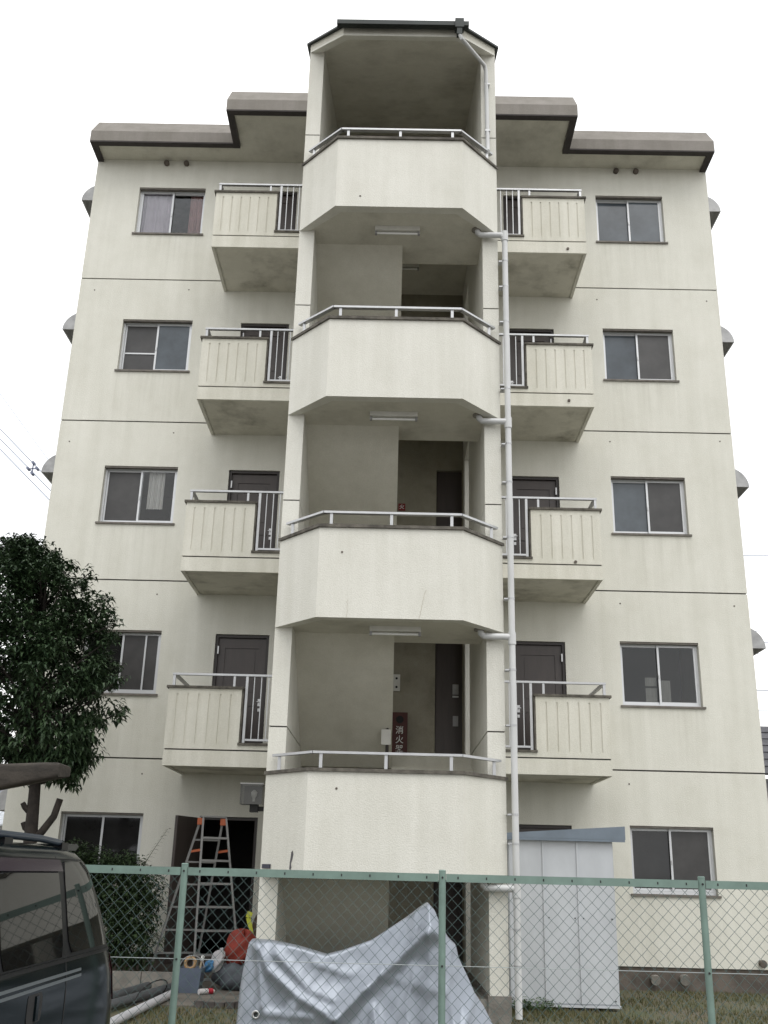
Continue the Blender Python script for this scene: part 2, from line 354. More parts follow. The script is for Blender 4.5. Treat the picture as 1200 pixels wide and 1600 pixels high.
# balconies / access galleries
for s in (-1, 1):
    for k in range(4):
        j = J(k); YF = -1.34; TH = .13
        fx = lambda y0: (lambda u, v, w_, s=s: (s*u, y0 + w_, v))
        m = MB()
        sx = lambda a, b_: sorted((s*a, s*b_))
        a, b_ = sx(X0 + .001, 3.0)
        m.box(a, b_, YF, -.001, j - .19, j - .0095)                              # slab edge below the groove
        a2, b2 = sx(X0 + .001, 2.93); und = MB().box(a2, b2, YF + .06, -.001, j - .215 + .012, j - .1905)
        # raised rim round the underside leaves a drip groove
        a3, b3 = sx(X0 + .001, 3.0); m.box(a3, b3, YF, YF + .045, j - .215, j - .1901); a3, b3 = sx(2.955, 3.0); m.box(a3, b3, YF + .0451, -.001, j - .215, j - .1901)
        bal = m.build('balcony', M['balc'], B); und.build('soffit', M['bsoffit'], bal)
        a, b_ = sx(X0 + .001, 2.985); MB().box(a, b_, YF + .015, -.002, j - .0094, j + .0095).build('joint', M['joint'], bal)
        fl = [(2.13 + i * .147, 2.152 + i * .147, j + .085, j + .745) for i in range(6)]
        m = MB().panel(2.0, 3.0, j + .0096, j + .82, fl, .012, fx(YF))
        m.panel(2.0, 3.0, j + .0096, j + .82, [], TH - .0122, fx(YF + .0122))
        m.panel(X0 + .001, 1.999, j + .0096, j + .07, [], TH, fx(YF))
        m.panel(YF + TH + .0005, -.001, j + .0096, j + .82, [], TH, lambda u, v, w_, s=s: (s*(3.0 - w_), u, v))
        m.build('parapet', M['balc'], bal)
        m = MB(); a, b_ = sx(1.975, 3.03); m.box(a, b_, YF - .028, YF + TH + .02, j + .8205, j + .852)
        a, b_ = sx(2.85, 3.03); m.box(a, b_, YF + TH + .0205, -.002, j + .8205, j + .852)
        a, b_ = sx(1.975, 1.9995); m.box(a, b_, YF + .002, YF + TH - .002, j + .11, j + .82)
        a, b_ = sx(X0 + .002, 2.01); m.box(a, b_, YF - .028, YF + TH + .02, j + .0705, j + .1)
        m.build('coping', M['coping'], bal)
        yr = YF + .06; zt = j + 1.035
        m = MB(); m.bar((s*(X0+.002), yr, zt - .014), (s*2.975, yr, zt - .014), .05, .028); m.bar((s*2.95, yr + .0255, zt - .014), (s*2.95, -.002, zt - .014), .05, .028)
        m.build('hand_rail', M['alu'], bal)
        for x, z0, wd in ((2.95, j + .853, .035), (2.12, j + .853, .03), (1.945, j + .1005, .034)):
            MB().box(*sx(x - wd/2, x + wd/2), yr - wd/2, yr + wd/2, z0, zt - .0285).build('rail_post', M['alu'], bal)
        MB().box(*sx(2.935, 2.965), -.09, -.06, j + .853, zt - .0285).build('rail_post', M['alu'], bal)
        MB().box(*sx(X0 + .002, 1.927), yr - .012, yr + .012, j + .135, j + .162).build('bottom_rail', M['alu'], bal)
        for i in range(6):
            x = 1.845 - i * .0975
            MB().box(*sx(x - .006, x + .006), yr - .006, yr + .006, j + .1625, zt - .0286).build('baluster', M['alu'], bal)
# balcony drain stubs
for (x, z) in ((2.62, 5.66), (2.62, 8.20), (2.7, 10.88)):
    MB().tube([(x, -1.339, z), (x, -1.36, z)], .022, 10).build('drain_stub', M['plinth'], B, smooth=40)

# stair tower side walls
SL = .40; zroof = lambda y: 12.29 + SL * (y + 4.27)
for s in (-1, 1):
    for k in range(-1, 4):
        z0 = .26 if k < 0 else J(k) + .025; z1 = J(k+1) + .009
        hole = [(-1.15, -.32, max(z0, J(k)), J(k) + 2.0)]
        m = MB()
        if k < 3:
            m.panel(-3.71, -.0005, z0, z1, hole, .2, lambda u, v, w_, s=s: (s*(1.32 - w_), u, v))
        else:
            zt_ = J(3) + 1.6
            m.panel(-3.71, -1.2, z0, J(3) + .9, [], .2, lambda u, v, w_, s=s: (s*(1.32 - w_), u, v))
            m.prism([(-3.71, J(3)+.9), (-1.2, J(3)+.9), (-1.2, zroof(-1.2)), (-3.71, zroof(-3.71))], lambda u, v, w_, s=s: (s*w_, u, v), 1.12, 1.32)
            m.prism([(-1.2, J(3)+2.05), (-.0005, J(3)+2.05), (-.0005, zroof(0)), (-1.2, zroof(-1.2))], lambda u, v, w_, s=s: (s*w_, u, v), 1.12, 1.32)
        m.build('stair_wall', M['tower'], B)
        if k >= 0:
            a, b_ = sorted((s*1.132, s*1.308)); box('joint', M['joint'], B, a, b_, -3.698, -1.23, J(k) + .0092, J(k) + .0248)
    a, b_ = sorted((s*1.10, s*1.34)); box('footing', M['concrete'], B, a, b_, -3.745, -.03, -.05, .259)
# landings
def offs(d, yb=-3.71):   # outer chamfered outline pulled in by d
    return [(-1.32 + d, yb), (-.815 + d*.55, -4.27 + d), (.815 - d*.55, -4.27 + d), (1.32 - d, yb)]
for i in range(-1, 3):
    b = 4.065 + F * i; tp = b + 1.075
    o, n_ = offs(0), offs(.13)
    ring = lambda o, n_: o + n_[::-1]
    P3 = lambda u, v, w_: (u, v, w_)
    lp = MB()
    for q in range(3):
        lp.prism([o[q], o[q+1], n_[q+1], n_[q]], P3, b, tp - .03)
    par = lp.build('landing_parapet', M['tower'], B)
    cp = MB(); o2, n2 = [(-1.345, -3.712), (-.828, -4.298), (.828, -4.298), (1.345, -3.712)], offs(.15)
    for q in range(3): cp.prism([o2[q], o2[q+1], n2[q+1], n2[q]], P3, tp - .0295, tp + .006)
    cp.build('coping', M['coping'], par)
    sl = MB(); inn = offs(.131)
    sl.prism([(-1.1195, -3.40), (.06, -3.40), (.06, -2.97), (1.1195, -2.97), (1.1195, -3.71), (inn[3][0]-.005, -3.715), inn[2], inn[1], (inn[0][0]+.005, -3.715), (-1.1195, -3.71)], P3, b + .018, b + .2)
    sl.build('landing_slab', M['soffit'], B)
    # rail
    rp = [(-1.235, -3.76), (-.775, -4.21), (.795, -4.21), (1.245, -3.76)]
    hr = MB(); zt = tp + .172
    for q in range(3):
        p0, p1 = Vector((*rp[q], zt)), Vector((*rp[q+1], zt)); t_ = (p1 - p0).normalized()
        hr.bar(p0, p1 + t_ * (.012 if q < 2 else 0), .058, .026)
    hr.build('hand_rail', M['alu'], par)
    for (px, py) in ((-1.17, -3.82), (-.69, -4.21), (0, -4.21), (.69, -4.21), (1.18, -3.82)):
        MB().box(px - .017, px + .017, py - .014, py + .014, tp + .0065, zt - .0135).build('rail_post', M['alu'], par)
    # flight going down to the floor behind (left half)
    zb = b + .018; ex = -1.6
    poly = [(-3.3995, zb), (-3.3995, b + .2)]
    for q in range(7):
        yq = -3.3995 + (q + 1) * 1.8 / 7
        poly += [(yq - 1.8/7 + .0, b + .2 - q * 1.35/7), (yq, b + .2 - q * 1.35/7)]
    poly += [(ex, b + .2 - 1.35), (ex, b - 1.35)]
    pp = []
    for p_ in poly:
        if not pp or (abs(p_[0]-pp[-1][0]) > 1e-6 or abs(p_[1]-pp[-1][1]) > 1e-6): pp.append(p_)
    # tessellate as under slab plus step blocks
    fl = MB(); YZ = lambda u, v, w_: (w_, u, v)
    fl.prism([(-3.3995, zb), (-3.3995, zb + .12), (ex, b - 1.35 + .14), (ex, b - 1.35)], YZ, -1.1195, .06)
    for q in range(7):
        y0 = -3.3995 + q * 1.8/7; ys = [y0, y0 + 1.8/7]; lo = lambda y: zb + .06 - (y + 3.3995) * (1.35 + .018) / 1.7995; zt_ = b + .2 - (q+1)*1.35/7
        if zt_ > lo(ys[0]) + .01: fl.prism([(ys[0], lo(ys[0])), (ys[1], lo(ys[1])), (ys[1], zt_), (ys[0], zt_)], YZ, -1.119, .0595)
    fl.build('stair_flight', M['inner'], B)
    if i >= -1:                                   # flight up to the next floor (right half)
        fl = MB(); j = J(i + 1)
        fl.prism([(-2.9695, zb), (-2.9695, zb + .15), (-1.17, j - .05), (-1.17, j - .2)], YZ, .0605, 1.1195)
        for q in range(7):
            y0 = -2.9695 + q * 1.8/7; fl.box(.0605, 1.1195, y0, y0 + 1.8/7, b + .2 + q*1.35/7 - .02, b + .2 + (q+1)*1.35/7)
        fl.build('stair_flight', M['inner'], B)
        rl = MB(); rl.tube([(.0, -2.2, j + .19), (.0, -2.2, j - .75)], .021, 8); rl.tube([(.0, -2.2, j + .19), (.0, -1.35, j + .85), (.0, -1.25, j + .9), (.0, -1.25, j)], .021, 8)
        rl.build('stair_rail', M['doorf'], B, smooth=40)
for k in range(0, 4):
    j = J(k); fl = MB()
    fl.box(-1.1195, .06, -1.5995, -.0005, j - .2, j); fl.box(.0605, 1.1195, -1.1695, -.0005, j - .2, j)
    fl.build('hall_slab', M['soffit'], B)
box('hall_slab', M['concrete'], B, -1.30, 1.30, -3.70, -.0005, -.05, .22)
# tower roof
P3 = lambda u, v, w_: (u, v, zroof(v) + w_)
prof = [(-1.32, 0), (-1.32, -3.71), (-.815, -4.27), (.815, -4.27), (1.32, -3.71), (1.32, 0)]
MB().prism(prof, P3, .001, .10).build('tower_roof_slab', M['soffit'], B)
rim = MB(); inn = [(-1.19, 0), (-1.19, -3.66), (-.76, -4.14), (.76, -4.14), (1.19, -3.66), (1.19, 0)]
for q in range(1, 4): rim.prism([prof[q], prof[q+1], inn[q+1], inn[q]], P3, -.035, .0)
rim.build('tower_roof_rim', M['tower'], B)
rs = MB(); oo = [(-1.375, .1), (-1.375, -3.72), (-.85, -4.33), (.85, -4.33), (1.375, -3.72), (1.375, .1)]
rs.prism(oo, P3, .1005, .13).build('tower_roof_sheet', M['roofm'], B)
gt = MB(); gt.box(-.90, .90, -4.42, -4.335, 12.315, 12.385); gt.build('gutter', M['roofm'], B)
gb = MB(); gb.box(.71, .83, -4.45, -4.332, 12.26, 12.41); gb.box(.735, .805, -4.44, -4.36, 12.15, 12.259); gb.build('gutter_box', M['roofm'], B)
dp = MB(); dp.tube([(.775, -4.41, 12.16), (.80, -4.40, 12.10), (1.16, -3.82, 12.20), (1.185, -3.775, 12.14), (1.20, -3.765, 10.86), (1.20, -3.775, 10.74), (1.195, -3.85, 10.70)], .028, 10)
dp.build('roof_downpipe', M['pvc'], B, smooth=50)
for z in (11.9, 11.1): box('pipe_clip', M['alu'], B, 1.165, 1.235, -3.795, -3.711, z - .01, z + .01)
# main drainpipe beside the tower
vp = MB(); vp.tube([(1.405, -3.79, z) for z in (.06, 1.0, 2.0, 4.0, 6.0, 8.0, 9.30)] + [(1.40, -3.79, 9.365), (1.36, -3.79, 9.385)], .037, 12)
dpp = vp.build('drainpipe', M['pvc'], B, smooth=50)
for i in range(-1, 3):
    z = 4.065 + F * i - .065; hp = MB()
    hp.tube([(1.045, -3.79, z + .09), (1.05, -3.79, z + .03), (1.09, -3.79, z), (1.40, -3.79, z)], .038, 12); hp.build('branch_pipe', M['pvc'], dpp, smooth=50)
    hp = MB(); hp.tube([(1.405, -3.79, z - .09), (1.405, -3.79, z + .05)], .046, 12); hp.build('pipe_joint', M['pvc'], dpp, smooth=50)
    hp = MB(); hp.tube([(1.03, -3.79, z + .083), (1.03, -3.79, z + .06)], .06, 12); hp.build('pipe_collar', M['concrete'], dpp, smooth=50)
for z in (.55, .9, 1.75, 2.05, 3.0, 3.62, 4.45, 5.2, 5.9, 6.4, 7.15, 8.1, 8.62, 9.0):
    MB().box(1.322, 1.372, -3.795, -3.70, z - .008, z + .008).build('pipe_clip', M['alu'], dpp)
    MB().tube([(1.405, -3.79, z - .011), (1.405, -3.79, z + .011)], .0405, 12).build('pipe_clip', M['alu'], dpp)
# main roof: soffit, lip and bevelled fascia following the stepped outline
def roof_out(d, side=0): return [(-5.5 + d, .0), (-5.5 + d, -.55 + d), (-2.96 + d, -.55 + d), (-2.96 + d, -1.38 + d), (2.96 - d, -1.38 + d), (2.96 - d, -.55 + d), (5.5 - d, -.55 + d), (5.5 - d, .0)]
o0, o1 = roof_out(0), roof_out(.115)
P3 = lambda u, v, w_: (u, v, w_)
for s in (-1, 1):
    sf = MB().prism([(s*5.40, 0), (s*5.40, -.43), (s*2.845, -.43), (s*2.845, -1.265), (s*1.321, -1.265), (s*1.321, 0)], P3, ZT + .001, ZT + .1)
    sf.build('roof_soffit', M['soffit'], B)
def fascia_run(xa, xb, yf, ends):
    pr = [(yf, 13.492), (yf, 13.70), (yf + .33, 14.16), (yf + .47, 14.16), (yf + .47, 13.66), (yf + .115, 13.5305)]
    MB().prism(pr, lambda u, v, w_: (w_, u, v), xa, xb).build('fascia', M['fascia'], B)
    MB().box(xa + .001, xb - .001, yf + .001, yf + .115, 13.466, 13.4915).build('fascia_lip', M['lip'], B)
fascia_run(-5.5, -2.961, -.55, 0); fascia_run(2.961, 5.5, -.55, 0); fascia_run(-2.96, -1.321, -1.38, 0); fascia_run(1.321, 2.96, -1.38, 0)
for s in (-1, 1):
    for (xo, ya, yb) in ((5.5, -.434, -.001), (2.96, -1.264, -.4305)):
        a, b_ = sorted((s*xo, s*(xo - .11))); MB().box(a, b_, ya, yb, 13.4665, 13.4915).build('fascia_lip', M['lip'], B)
        MB().prism([(ya, 13.492), (ya, 13.7), (yb, 13.7), (yb, 13.492)], lambda u, v, w_: (w_, u, v), a, b_).build('fascia', M['fascia'], B)
for s in (-1, 1):
    a, b_ = sorted((s*5.5, s*5.08)); MB().box(a, b_, .001, 9.2, ZT + .001, 14.13).build('fascia', M['fascia'], B)
box('roof', M['concrete'], B, -5.08, 5.08, -.1, 9.2, 13.65, 13.8)
# vents under the eaves
for x in (-4.24, -3.88, 3.88, 4.235):
    m = MB(); m.tube([(x, .0, 13.44), (x, -.05, 13.44), (x, -.075, 13.43)], [.045, .05, .03], 12); m.build('vent_cap', M['plinth'], B, smooth=50)
for (x, z, r_) in ((3.71, .15, .052), (4.11, .16, .055), (5.19, .385, .04)):
    m = MB(); m.tube([(x, .03, z), (x, -.06, z)], r_, 12); m.tube([(x, -.06, z), (x, -.10, z - .01)], r_ * 1.25, 12); m.build('vent_pipe', M['concrete'] if z < .3 else M['plinth'], B, smooth=50)
# side awnings
for s in (-1, 1):
    for k in range(-1, 4):
        z = J(k) + 1.95; m = MB(); pts = [(0, .50)] + [(.37 * math.sin(a), .50 * math.cos(a)) for a in [R(8 + 82 * i / 10) for i in range(11)]] 
        zt = z
        outer = [(0, .35)] + [(.37 * math.sin(R(9*i)), .35 * math.cos(R(9*i))) for i in range(1, 11)]
        inner_ = [(p[0] * .93, p[1] * .93) for p in outer[::-1]]
        for q in range(10):
            a, b2 = outer[q], outer[q+1]; c2, d2 = (b2[0]*.95, b2[1]*.95), (a[0]*.95, a[1]*.95)
            m.prism([a, b2, c2, d2], lambda u, v, w_, s=s: (s*(5.5005 + u), w_, zt + v), .45, 1.35)
        for yy in (.4505, 1.335): m.prism([(0, 0)] + outer[::-1][::-1], lambda u, v, w_, s=s: (s*(5.5005 + u*.96), w_, zt + v*.96), yy, yy + .012)
        m.build('window_hood', M['hood'], B, smooth=40)
# form-tie plugs and small marks
for (x, z) in ((-3.61, 10.83), (-5.24, 10.79), (3.42, 10.79), (5.30, 10.80), (3.51, 8.135), (5.30, 8.18), (3.53, 5.42), (5.28, 5.42), (3.515, 2.726), (-5.31, 7.94), (-3.62, 8.13), (-3.62, 5.40), (-3.57, 2.70)):
    MB().tube([(x, .002, z), (x, -.004, z)], .012, 10).build('tie_hole', M['plinth'], B)
for (x, z) in ((-.51, 2.24), (-.50, 9.62), (-.55, 4.82)): MB().tube([(x, -4.269, z), (x, -4.274, z)], .013, 8).build('tie_hole', M['plinth'], B)
# flaked paint and hairline cracks on the tower parapets
def crack(pts, y, wd, m_):
    m = MB()
    for (p, q, wa, wb) in zip(pts, pts[1:], wd, wd[1:]):
        m.add([(p[0]-wa, y, p[1]), (p[0]+wa, y, p[1]), (q[0]+wb, y, q[1]), (q[0]-wb, y, q[1]), (p[0]-wa, y+.004, p[1]), (p[0]+wa, y+.004, p[1]), (q[0]+wb, y+.004, q[1]), (q[0]-wb, y+.004, q[1])], [(0,1,2,3),(0,4,5,1),(2,6,7,3),(1,5,6,2),(3,7,4,0)])
    return m.build('crack', m_, B)
flk = mat('crack brown', (.42,.38,.30), .9)
n = 14; pts = [(.33 + .035 * (i/(n-1)) * 2 + rnd.uniform(-.008, .008), 4.07 + .33 * i/(n-1)) for i in range(n)]; crack(pts, -4.2725, [.0016] * n, flk)
pts = [(-.47 + rnd.uniform(-.006, .006), 4.07 + .2 * i/8) for i in range(9)]; crack(pts, -4.2725, [.0012] * 9, flk)
sh = (-1.32 + .815) / (-3.71 + 4.27)
m = MB(); P = [(-.965, 1.42), (-.95, 1.45), (-.958, 1.49), (-.945, 1.53), (-.935, 1.58), (-.945, 1.62), (-.962, 1.60), (-.966, 1.55), (-.973, 1.50), (-.975, 1.44)]
yq = lambda x: -4.27 + (x + .815) * ((-3.71 + 4.27) / (-1.32 + .815)) - .003
m.prism(P, lambda u, v, w_: (u, yq(u) + w_, v), 0, .006); m.build('paint_chip', mat('chip', (.09,.085,.09), .8), B)
npl = MB(); npl.bar((-1.295, -3.755, 1.46), (-1.20, -3.858, 1.46), .012, .042); npl.build('number_plate', mat('plate', (.03,.03,.05), .5), B)

# ------------------------------------------------------------------ lamps and fittings in the stairwell
def strip_light(label, x0, x1, y0, y1, z):
    o = empty('ceiling_light', label, 'light', 'fluorescent lights in the stairwell', ((x0+x1)/2, (y0+y1)/2, z))
    m = MB(); m.prism([(y0, z), (y1, z), (y1 - .012, z - .055), (y0 + .012, z - .055)], lambda u, v, w_: (w_, u, v), x0, x1); child(m.build('housing', M['lightw'], None), o)
    ym = (y0 + y1) / 2
    for x in (x0 + .015, x1 - .015): child(box('lamp_holder', M['hood'], None, x - .014, x + .014, ym - .022, ym + .022, z - .1, z - .0555), o)
    child(MB().tube([(x0 + .03, ym, z - .08), (x1 - .03, ym, z - .08)], .015, 10).build('lamp_tube', M['tubew'], None, smooth=50), o)
for i, (xa, xb, lb) in enumerate(((-.225, .365, 'strip light under the landing just below the third-floor parapet, lowest of the three on landings'), (-.30, .29, 'strip light on landing soffit, middle of the three above one another'), (-.31, .285, 'strip light under the topmost landing soffit'))):
    strip_light(lb, xa, xb, -3.84, -3.73, 4.065 + F * i + .0175)
strip_light('small strip light deep inside the fourth-floor hall ceiling', -.25, .34, -.95, -.86, J(3) - .2005)
strip_light('strip light at the back of the open top stairwell', -.05, .55, -.11, -.02, 13.93)

ex = empty('extinguisher_box', 'dark red fire extinguisher box with white characters in the stairwell', 'box', None, (.17, -.1, J0))
child(box('box_body', M['red'], None, .055, .285, -.16, -.012, J0 + .001, J0 + .735), ex)
child(MB().tube([(.17, -.158, J0 + .63), (.17, -.166, J0 + .63)], .055, 20).build('sight_hole', M['dark'], None), ex)
def text(s_, x, y, z, size, m_, rot=(math.pi/2, 0, 0), name='lettering', ext=.001):
    c = bpy.data.curves.new(name, 'FONT'); c.body = s_; c.size = size; c.align_x = 'CENTER'; c.align_y = 'CENTER'; c.extrude = ext; c.offset = .0012
    o = bpy.data.objects.new(name, c); scn.collection.objects.link(o); dg = bpy.context.evaluated_depsgraph_get(); me = bpy.data.meshes.new_from_object(o.evaluated_get(dg))
    bpy.data.objects.remove(o); me.materials.clear(); me.materials.append(m_)
    o = bpy.data.objects.new(name, me); scn.collection.objects.link(o); o.location = (x, y, z); o.rotation_euler = rot; return o
for i, ch in enumerate('消火器'):
    child(text(ch, .17, -.1625, J0 + .47 - .135 * i, .12, M['white']), ex)
sg = empty('fire_sign', 'tiny red square sign on the third-floor stairwell wall', 'sign', None, (.14, -.01, J(1) + 1.3))
child(box('plate', mat('sign red', (.20,.02,.018), .5), None, .085, .195, -.008, -.001, J(1) + 1.24, J(1) + 1.36), sg); child(text('火', .14, -.0095, J(1) + 1.30, .08, M['white']), sg)
bl = empty('bell_plate', 'pale twin bell plate on the stairwell wall above the red box', 'switch', None, (.11, -.01, 4.11))
child(box('plate', M['lightw'], None, .06, .165, -.02, -.001, 3.99, 4.24), bl)
for z in (4.05, 4.18): child(MB().tube([(.112, -.02, z), (.112, -.027, z)], .018, 10).build('button', M['dark'], None), bl)
sb = empty('junction_box', 'small cream junction box by the brown stair rail', 'box', None, (-.04, -2.15, 3.0))
child(MB().box(-.075, .045, -2.17, -2.225, 2.94, 3.13).build('box_body', M['lightw'], None), sb); child(MB().box(-.055, .025, -2.2255, -2.23, 2.96, 3.11).build('cover', M['lightw'], None), sb)

wl = empty('wall_lamp', 'boxy glass wall lamp with bulb above the open ground-floor door', 'lamp', None, (-1.68, -2.0, 2.18))
lampg = mat('lamp glass', (.30,.30,.29), .25, var=.1)
lg = glass('lamp clear', (.62, .62, .60), 1.5, .15)
m = MB().box(-1.82, -1.545, -2.09, -1.87, 2.19, 2.43); child(m.build('glass_shade', lg, None), wl)
m = MB().box(-1.83, -1.535, -2.1, -1.86, 2.4305, 2.447); child(m.build('lid', lampg, None), wl)
child(MB().box(-1.80, -1.565, -1.878, -1.872, 2.20, 2.42).build('reflector', mat('reflector', (.34,.33,.31), .5), None), wl)
m = MB(); m.tube([(-1.66, -1.98, 2.23), (-1.66, -1.98, 2.27), (-1.66, -1.98, 2.30), (-1.66, -1.98, 2.34), (-1.66, -1.98, 2.37)], [.016, .018, .035, .04, .012], 10); child(m.build('bulb', M['tubew'], None, smooth=60), wl)
m = MB().box(-1.70, -1.60, -2.03, -1.93, 2.10, 2.1895); m.box(-1.5995, -1.3215, -2.0, -1.95, 2.115, 2.17); child(m.build('bracket', M['dark'], None), wl)

# ------------------------------------------------------------------ storage shed on the right
sh = empty('storage_shed', 'white sheet metal storage shed with blue-grey sloping roof trim', 'shed', None, (2.15, -2.1, 0))
sw = mat('shed white', (.50,.52,.545), .42, var=.1, vscale=2.5, stretch=(1,1,.5)); sb_ = mat('shed roof', (.15,.185,.225), .45, var=.12)
YS = -2.45; sx0, sx1 = 1.47, 2.72
m = MB(); m.box(sx0, sx1, YS + .02, -1.62, .06, 1.86); child(m.build('shed_body', sw, None), sh)
xs = [sx0, 1.885, 2.29, sx1]
for i in range(3):
    p = MB().box(xs[i] + .012, xs[i+1] - .012, YS + .004, YS + .0195, .075, 1.855); dpn = child(p.build('shed_panel', sw, None), sh)
    for (x, z) in ((xs[i] + .05, .98), (xs[i+1] - .05, .98), (xs[i+1] - .05, .11)):
        if i: child(MB().tube([(x, YS + .004, z), (x, YS - .003, z)], .008, 8).build('screw', M['dark'], None), sh)
for x in xs[1:3]: child(MB().box(x - .0115, x + .0115, YS - .012, YS + .019, .075, 1.855).build('cover_strip', sw, None), sh)
m = MB(); m.prism([(1.36, 1.862), (2.86, 1.862), (2.86, 2.015), (1.36, 1.905)], lambda u, v, w_: (u, w_, v), YS - .07, -1.5); child(m.build('shed_roof', sb_, None), sh)
child(MB().box(1.365, 2.855, YS - .068, YS - .04, 1.835, 1.8615).build('roof_lip', sb_, None), sh)
child(MB().box(sx0 - .01, sx1 + .01, YS - .005, -1.60, .035, .0595).build('base_frame', sw, None), sh)
blk = [(1.56, 'left'), (1.70, 'left'), (2.12, 'right'), (2.27, 'right'), (2.41, 'right')]
for i, (x, q) in enumerate(blk):
    m = MB().panel(x - .065, x + .065, -.01, .034, [(x - .03, x + .03, .004, .026)], .16, XZ(YS + .02)); b_ = m.build('concrete_block', mat('block', (.05,.048,.05), .9, var=.3), None)
    tag(b_, 'dark concrete block under the white shed, %s' % ('leftmost of five', 'second from left of five', 'third from left of five', 'second from right of five', 'rightmost of five')[i], 'block', 'blocks under the shed')

# ------------------------------------------------------------------ chain-link fence
YF_ = -7.6; fn = empty('chain_link_fence', 'pale green chain-link fence crossing the foreground', 'fence', None, (0, YF_, 0))
PX = [-1.39 + 1.82 * i for i in range(-4, 5)]
ftop = lambda x: 1.425 + .001 * x
for i, x in enumerate(PX):
    m = MB(); m.tube([(x, YF_, -.05), (x, YF_, 1.445)], .0245, 14); po = child(m.build('post', M['green'], None, smooth=40), fn)
    m = MB(); m.tube([(x, YF_, 1.4455), (x, YF_, 1.452)], [.027, .02], 14); child(m.build('post_cap', M['green'], None, smooth=40), fn)
    for z in (.25, .83, 1.4): child(MB().tube([(x, YF_ - .0245, z), (x, YF_ - .031, z)], .008, 6).build('bolt', M['dark'], None), fn)
for a, b_ in zip(PX, PX[1:]):
    m = MB(); m.box(a + .026, b_ - .026, YF_ - .012, YF_ - .008, 1.372, 1.425); m.box(a + .026, b_ - .026, YF_ - .0079, YF_ + .032, 1.421, 1.425); child(m.build('top_rail', M['green'], None), fn)
    for q in range(9):
        x = a + .11 + q * .2
        if x < b_ - .04: child(MB().box(x - .0045, x + .0045, YF_ - .0135, YF_ - .0121, 1.391, 1.408).build('rail_slot', M['dark'], None), fn)
for z in (.83, .12): child(MB().tube([(PX[0], YF_ + .001, z), (PX[-1], YF_ + .001, z)], .0024, 5).build('tension_wire', mat('galvanised', (.42,.46,.46), .45, .4), None), fn)
m = MB(); p = .0815; xs0 = PX[0]; nw = int((PX[-1] - PX[0]) / (p/2)); nz_ = 35; rr = .0021
for i in range(nw):
    pts = []
    for jj in range(nz_ + 1):
        z = 1.385 - jj * p * .5 * 1.02; sd_ = (jj + i) % 2
        x = xs0 + i * p / 2 + (sd_ * p / 2 - 0) * 1.0
        pts.append((x + rnd.uniform(-.002, .002), YF_ + (.0022 if sd_ else -.0022) * (1 if i % 2 else -1) + .006, z + rnd.uniform(-.002, .002)))
    m.tube(pts, rr, 5, cap=False)
me = m.build('wire_mesh', M['wire'], None, smooth=180, weld=False); me['kind'] = 'stuff'; child(me, fn)

# ------------------------------------------------------------------ motorcycle under its cover
def interp(T, x):
    if x <= T[0][0]: return T[0][1]
    for (a, b_), (c, d_) in zip(T, T[1:]):
        if x <= c: return b_ + (d_ - b_) * (x - a) / (c - a)
    return T[-1][1]
def segd(p, a, b_):
    ax, az = a; bx_, bz_ = b_; dx, dz = bx_ - ax, bz_ - az; t_ = max(0, min(1, ((p[0]-ax)*dx + (p[1]-az)*dz) / (dx*dx + dz*dz)))
    qx, qz = ax + t_*dx, az + t_*dz; nx, nz2 = -dz, dx; ln_ = math.hypot(dx, dz)
    return math.hypot(p[0]-qx, p[1]-qz), ((p[0]-qx)*nx + (p[1]-qz)*nz2) / ln_
mc = empty('covered_motorcycle', 'motorcycle hidden under a silver grey waterproof cover behind the fence', 'motorcycle', None, (-.1, -5.2, 0))
OUT = [(-1.27, .15), (-1.262, .4), (-1.235, .60), (-1.20, .80), (-1.17, .832), (-1.007, .825), (-.76, .784), (-.493, .719), (-.352, .756), (-.09, .847), (.05, .936), (.232, 1.054), (.354, 1.143), (.416, 1.179), (.478, 1.117), (.52, 1.023), (.602, .892), (.674, .828), (.70, .72), (.784, .562), (.844, .435), (.923, .328), (1.001, .187), (1.03, .12)]
FOLD = [([(-1.119,.827),(-1.005,.594),(-.718,.386),(-.399,.227)], .050, .055), ([(.40,.93),(.135,.694),(-.134,.454),(-.379,.219)], .075, .075), ([(-1.13,.79),(-1.075,.556),(-1.03,.3)], .03, .03),
        ([(.0,.56),(.57,.454)], .012, .02), ([(.86,.442),(.73,.2)], .045, .05), ([(-.934,.722),(-.623,.442),(-.385,.359),(-.134,.472)], .028, .05), ([(-.6,.65),(-.3,.56),(.0,.60)], .015, .03),
        ([(.30,1.08),(.28,.95),(.40,.93)], .03, .03), ([(.416,1.17),(.42,1.02),(.50,.90)], .03, .03), ([(.2,.98),(.12,.82)], .015, .02), ([(.62,.80),(.60,.45),(.66,.1)], .03, .045), ([(.30,.6),(.22,.3),(.25,.05)], .03, .06), ([(-.05,.3),(-.02,.02)], .03, .05), ([(-.75,.3),(-.8,.05)], .035, .05), ([(-1.0,.25),(-.6,.22)], .02, .03)]
def zfun(x):
    return interp(OUT, x)
nu, nv = 190, 64; m = MB(); r2 = random.Random(3)
ph = [r2.uniform(0, 6.28) for _ in range(12)]
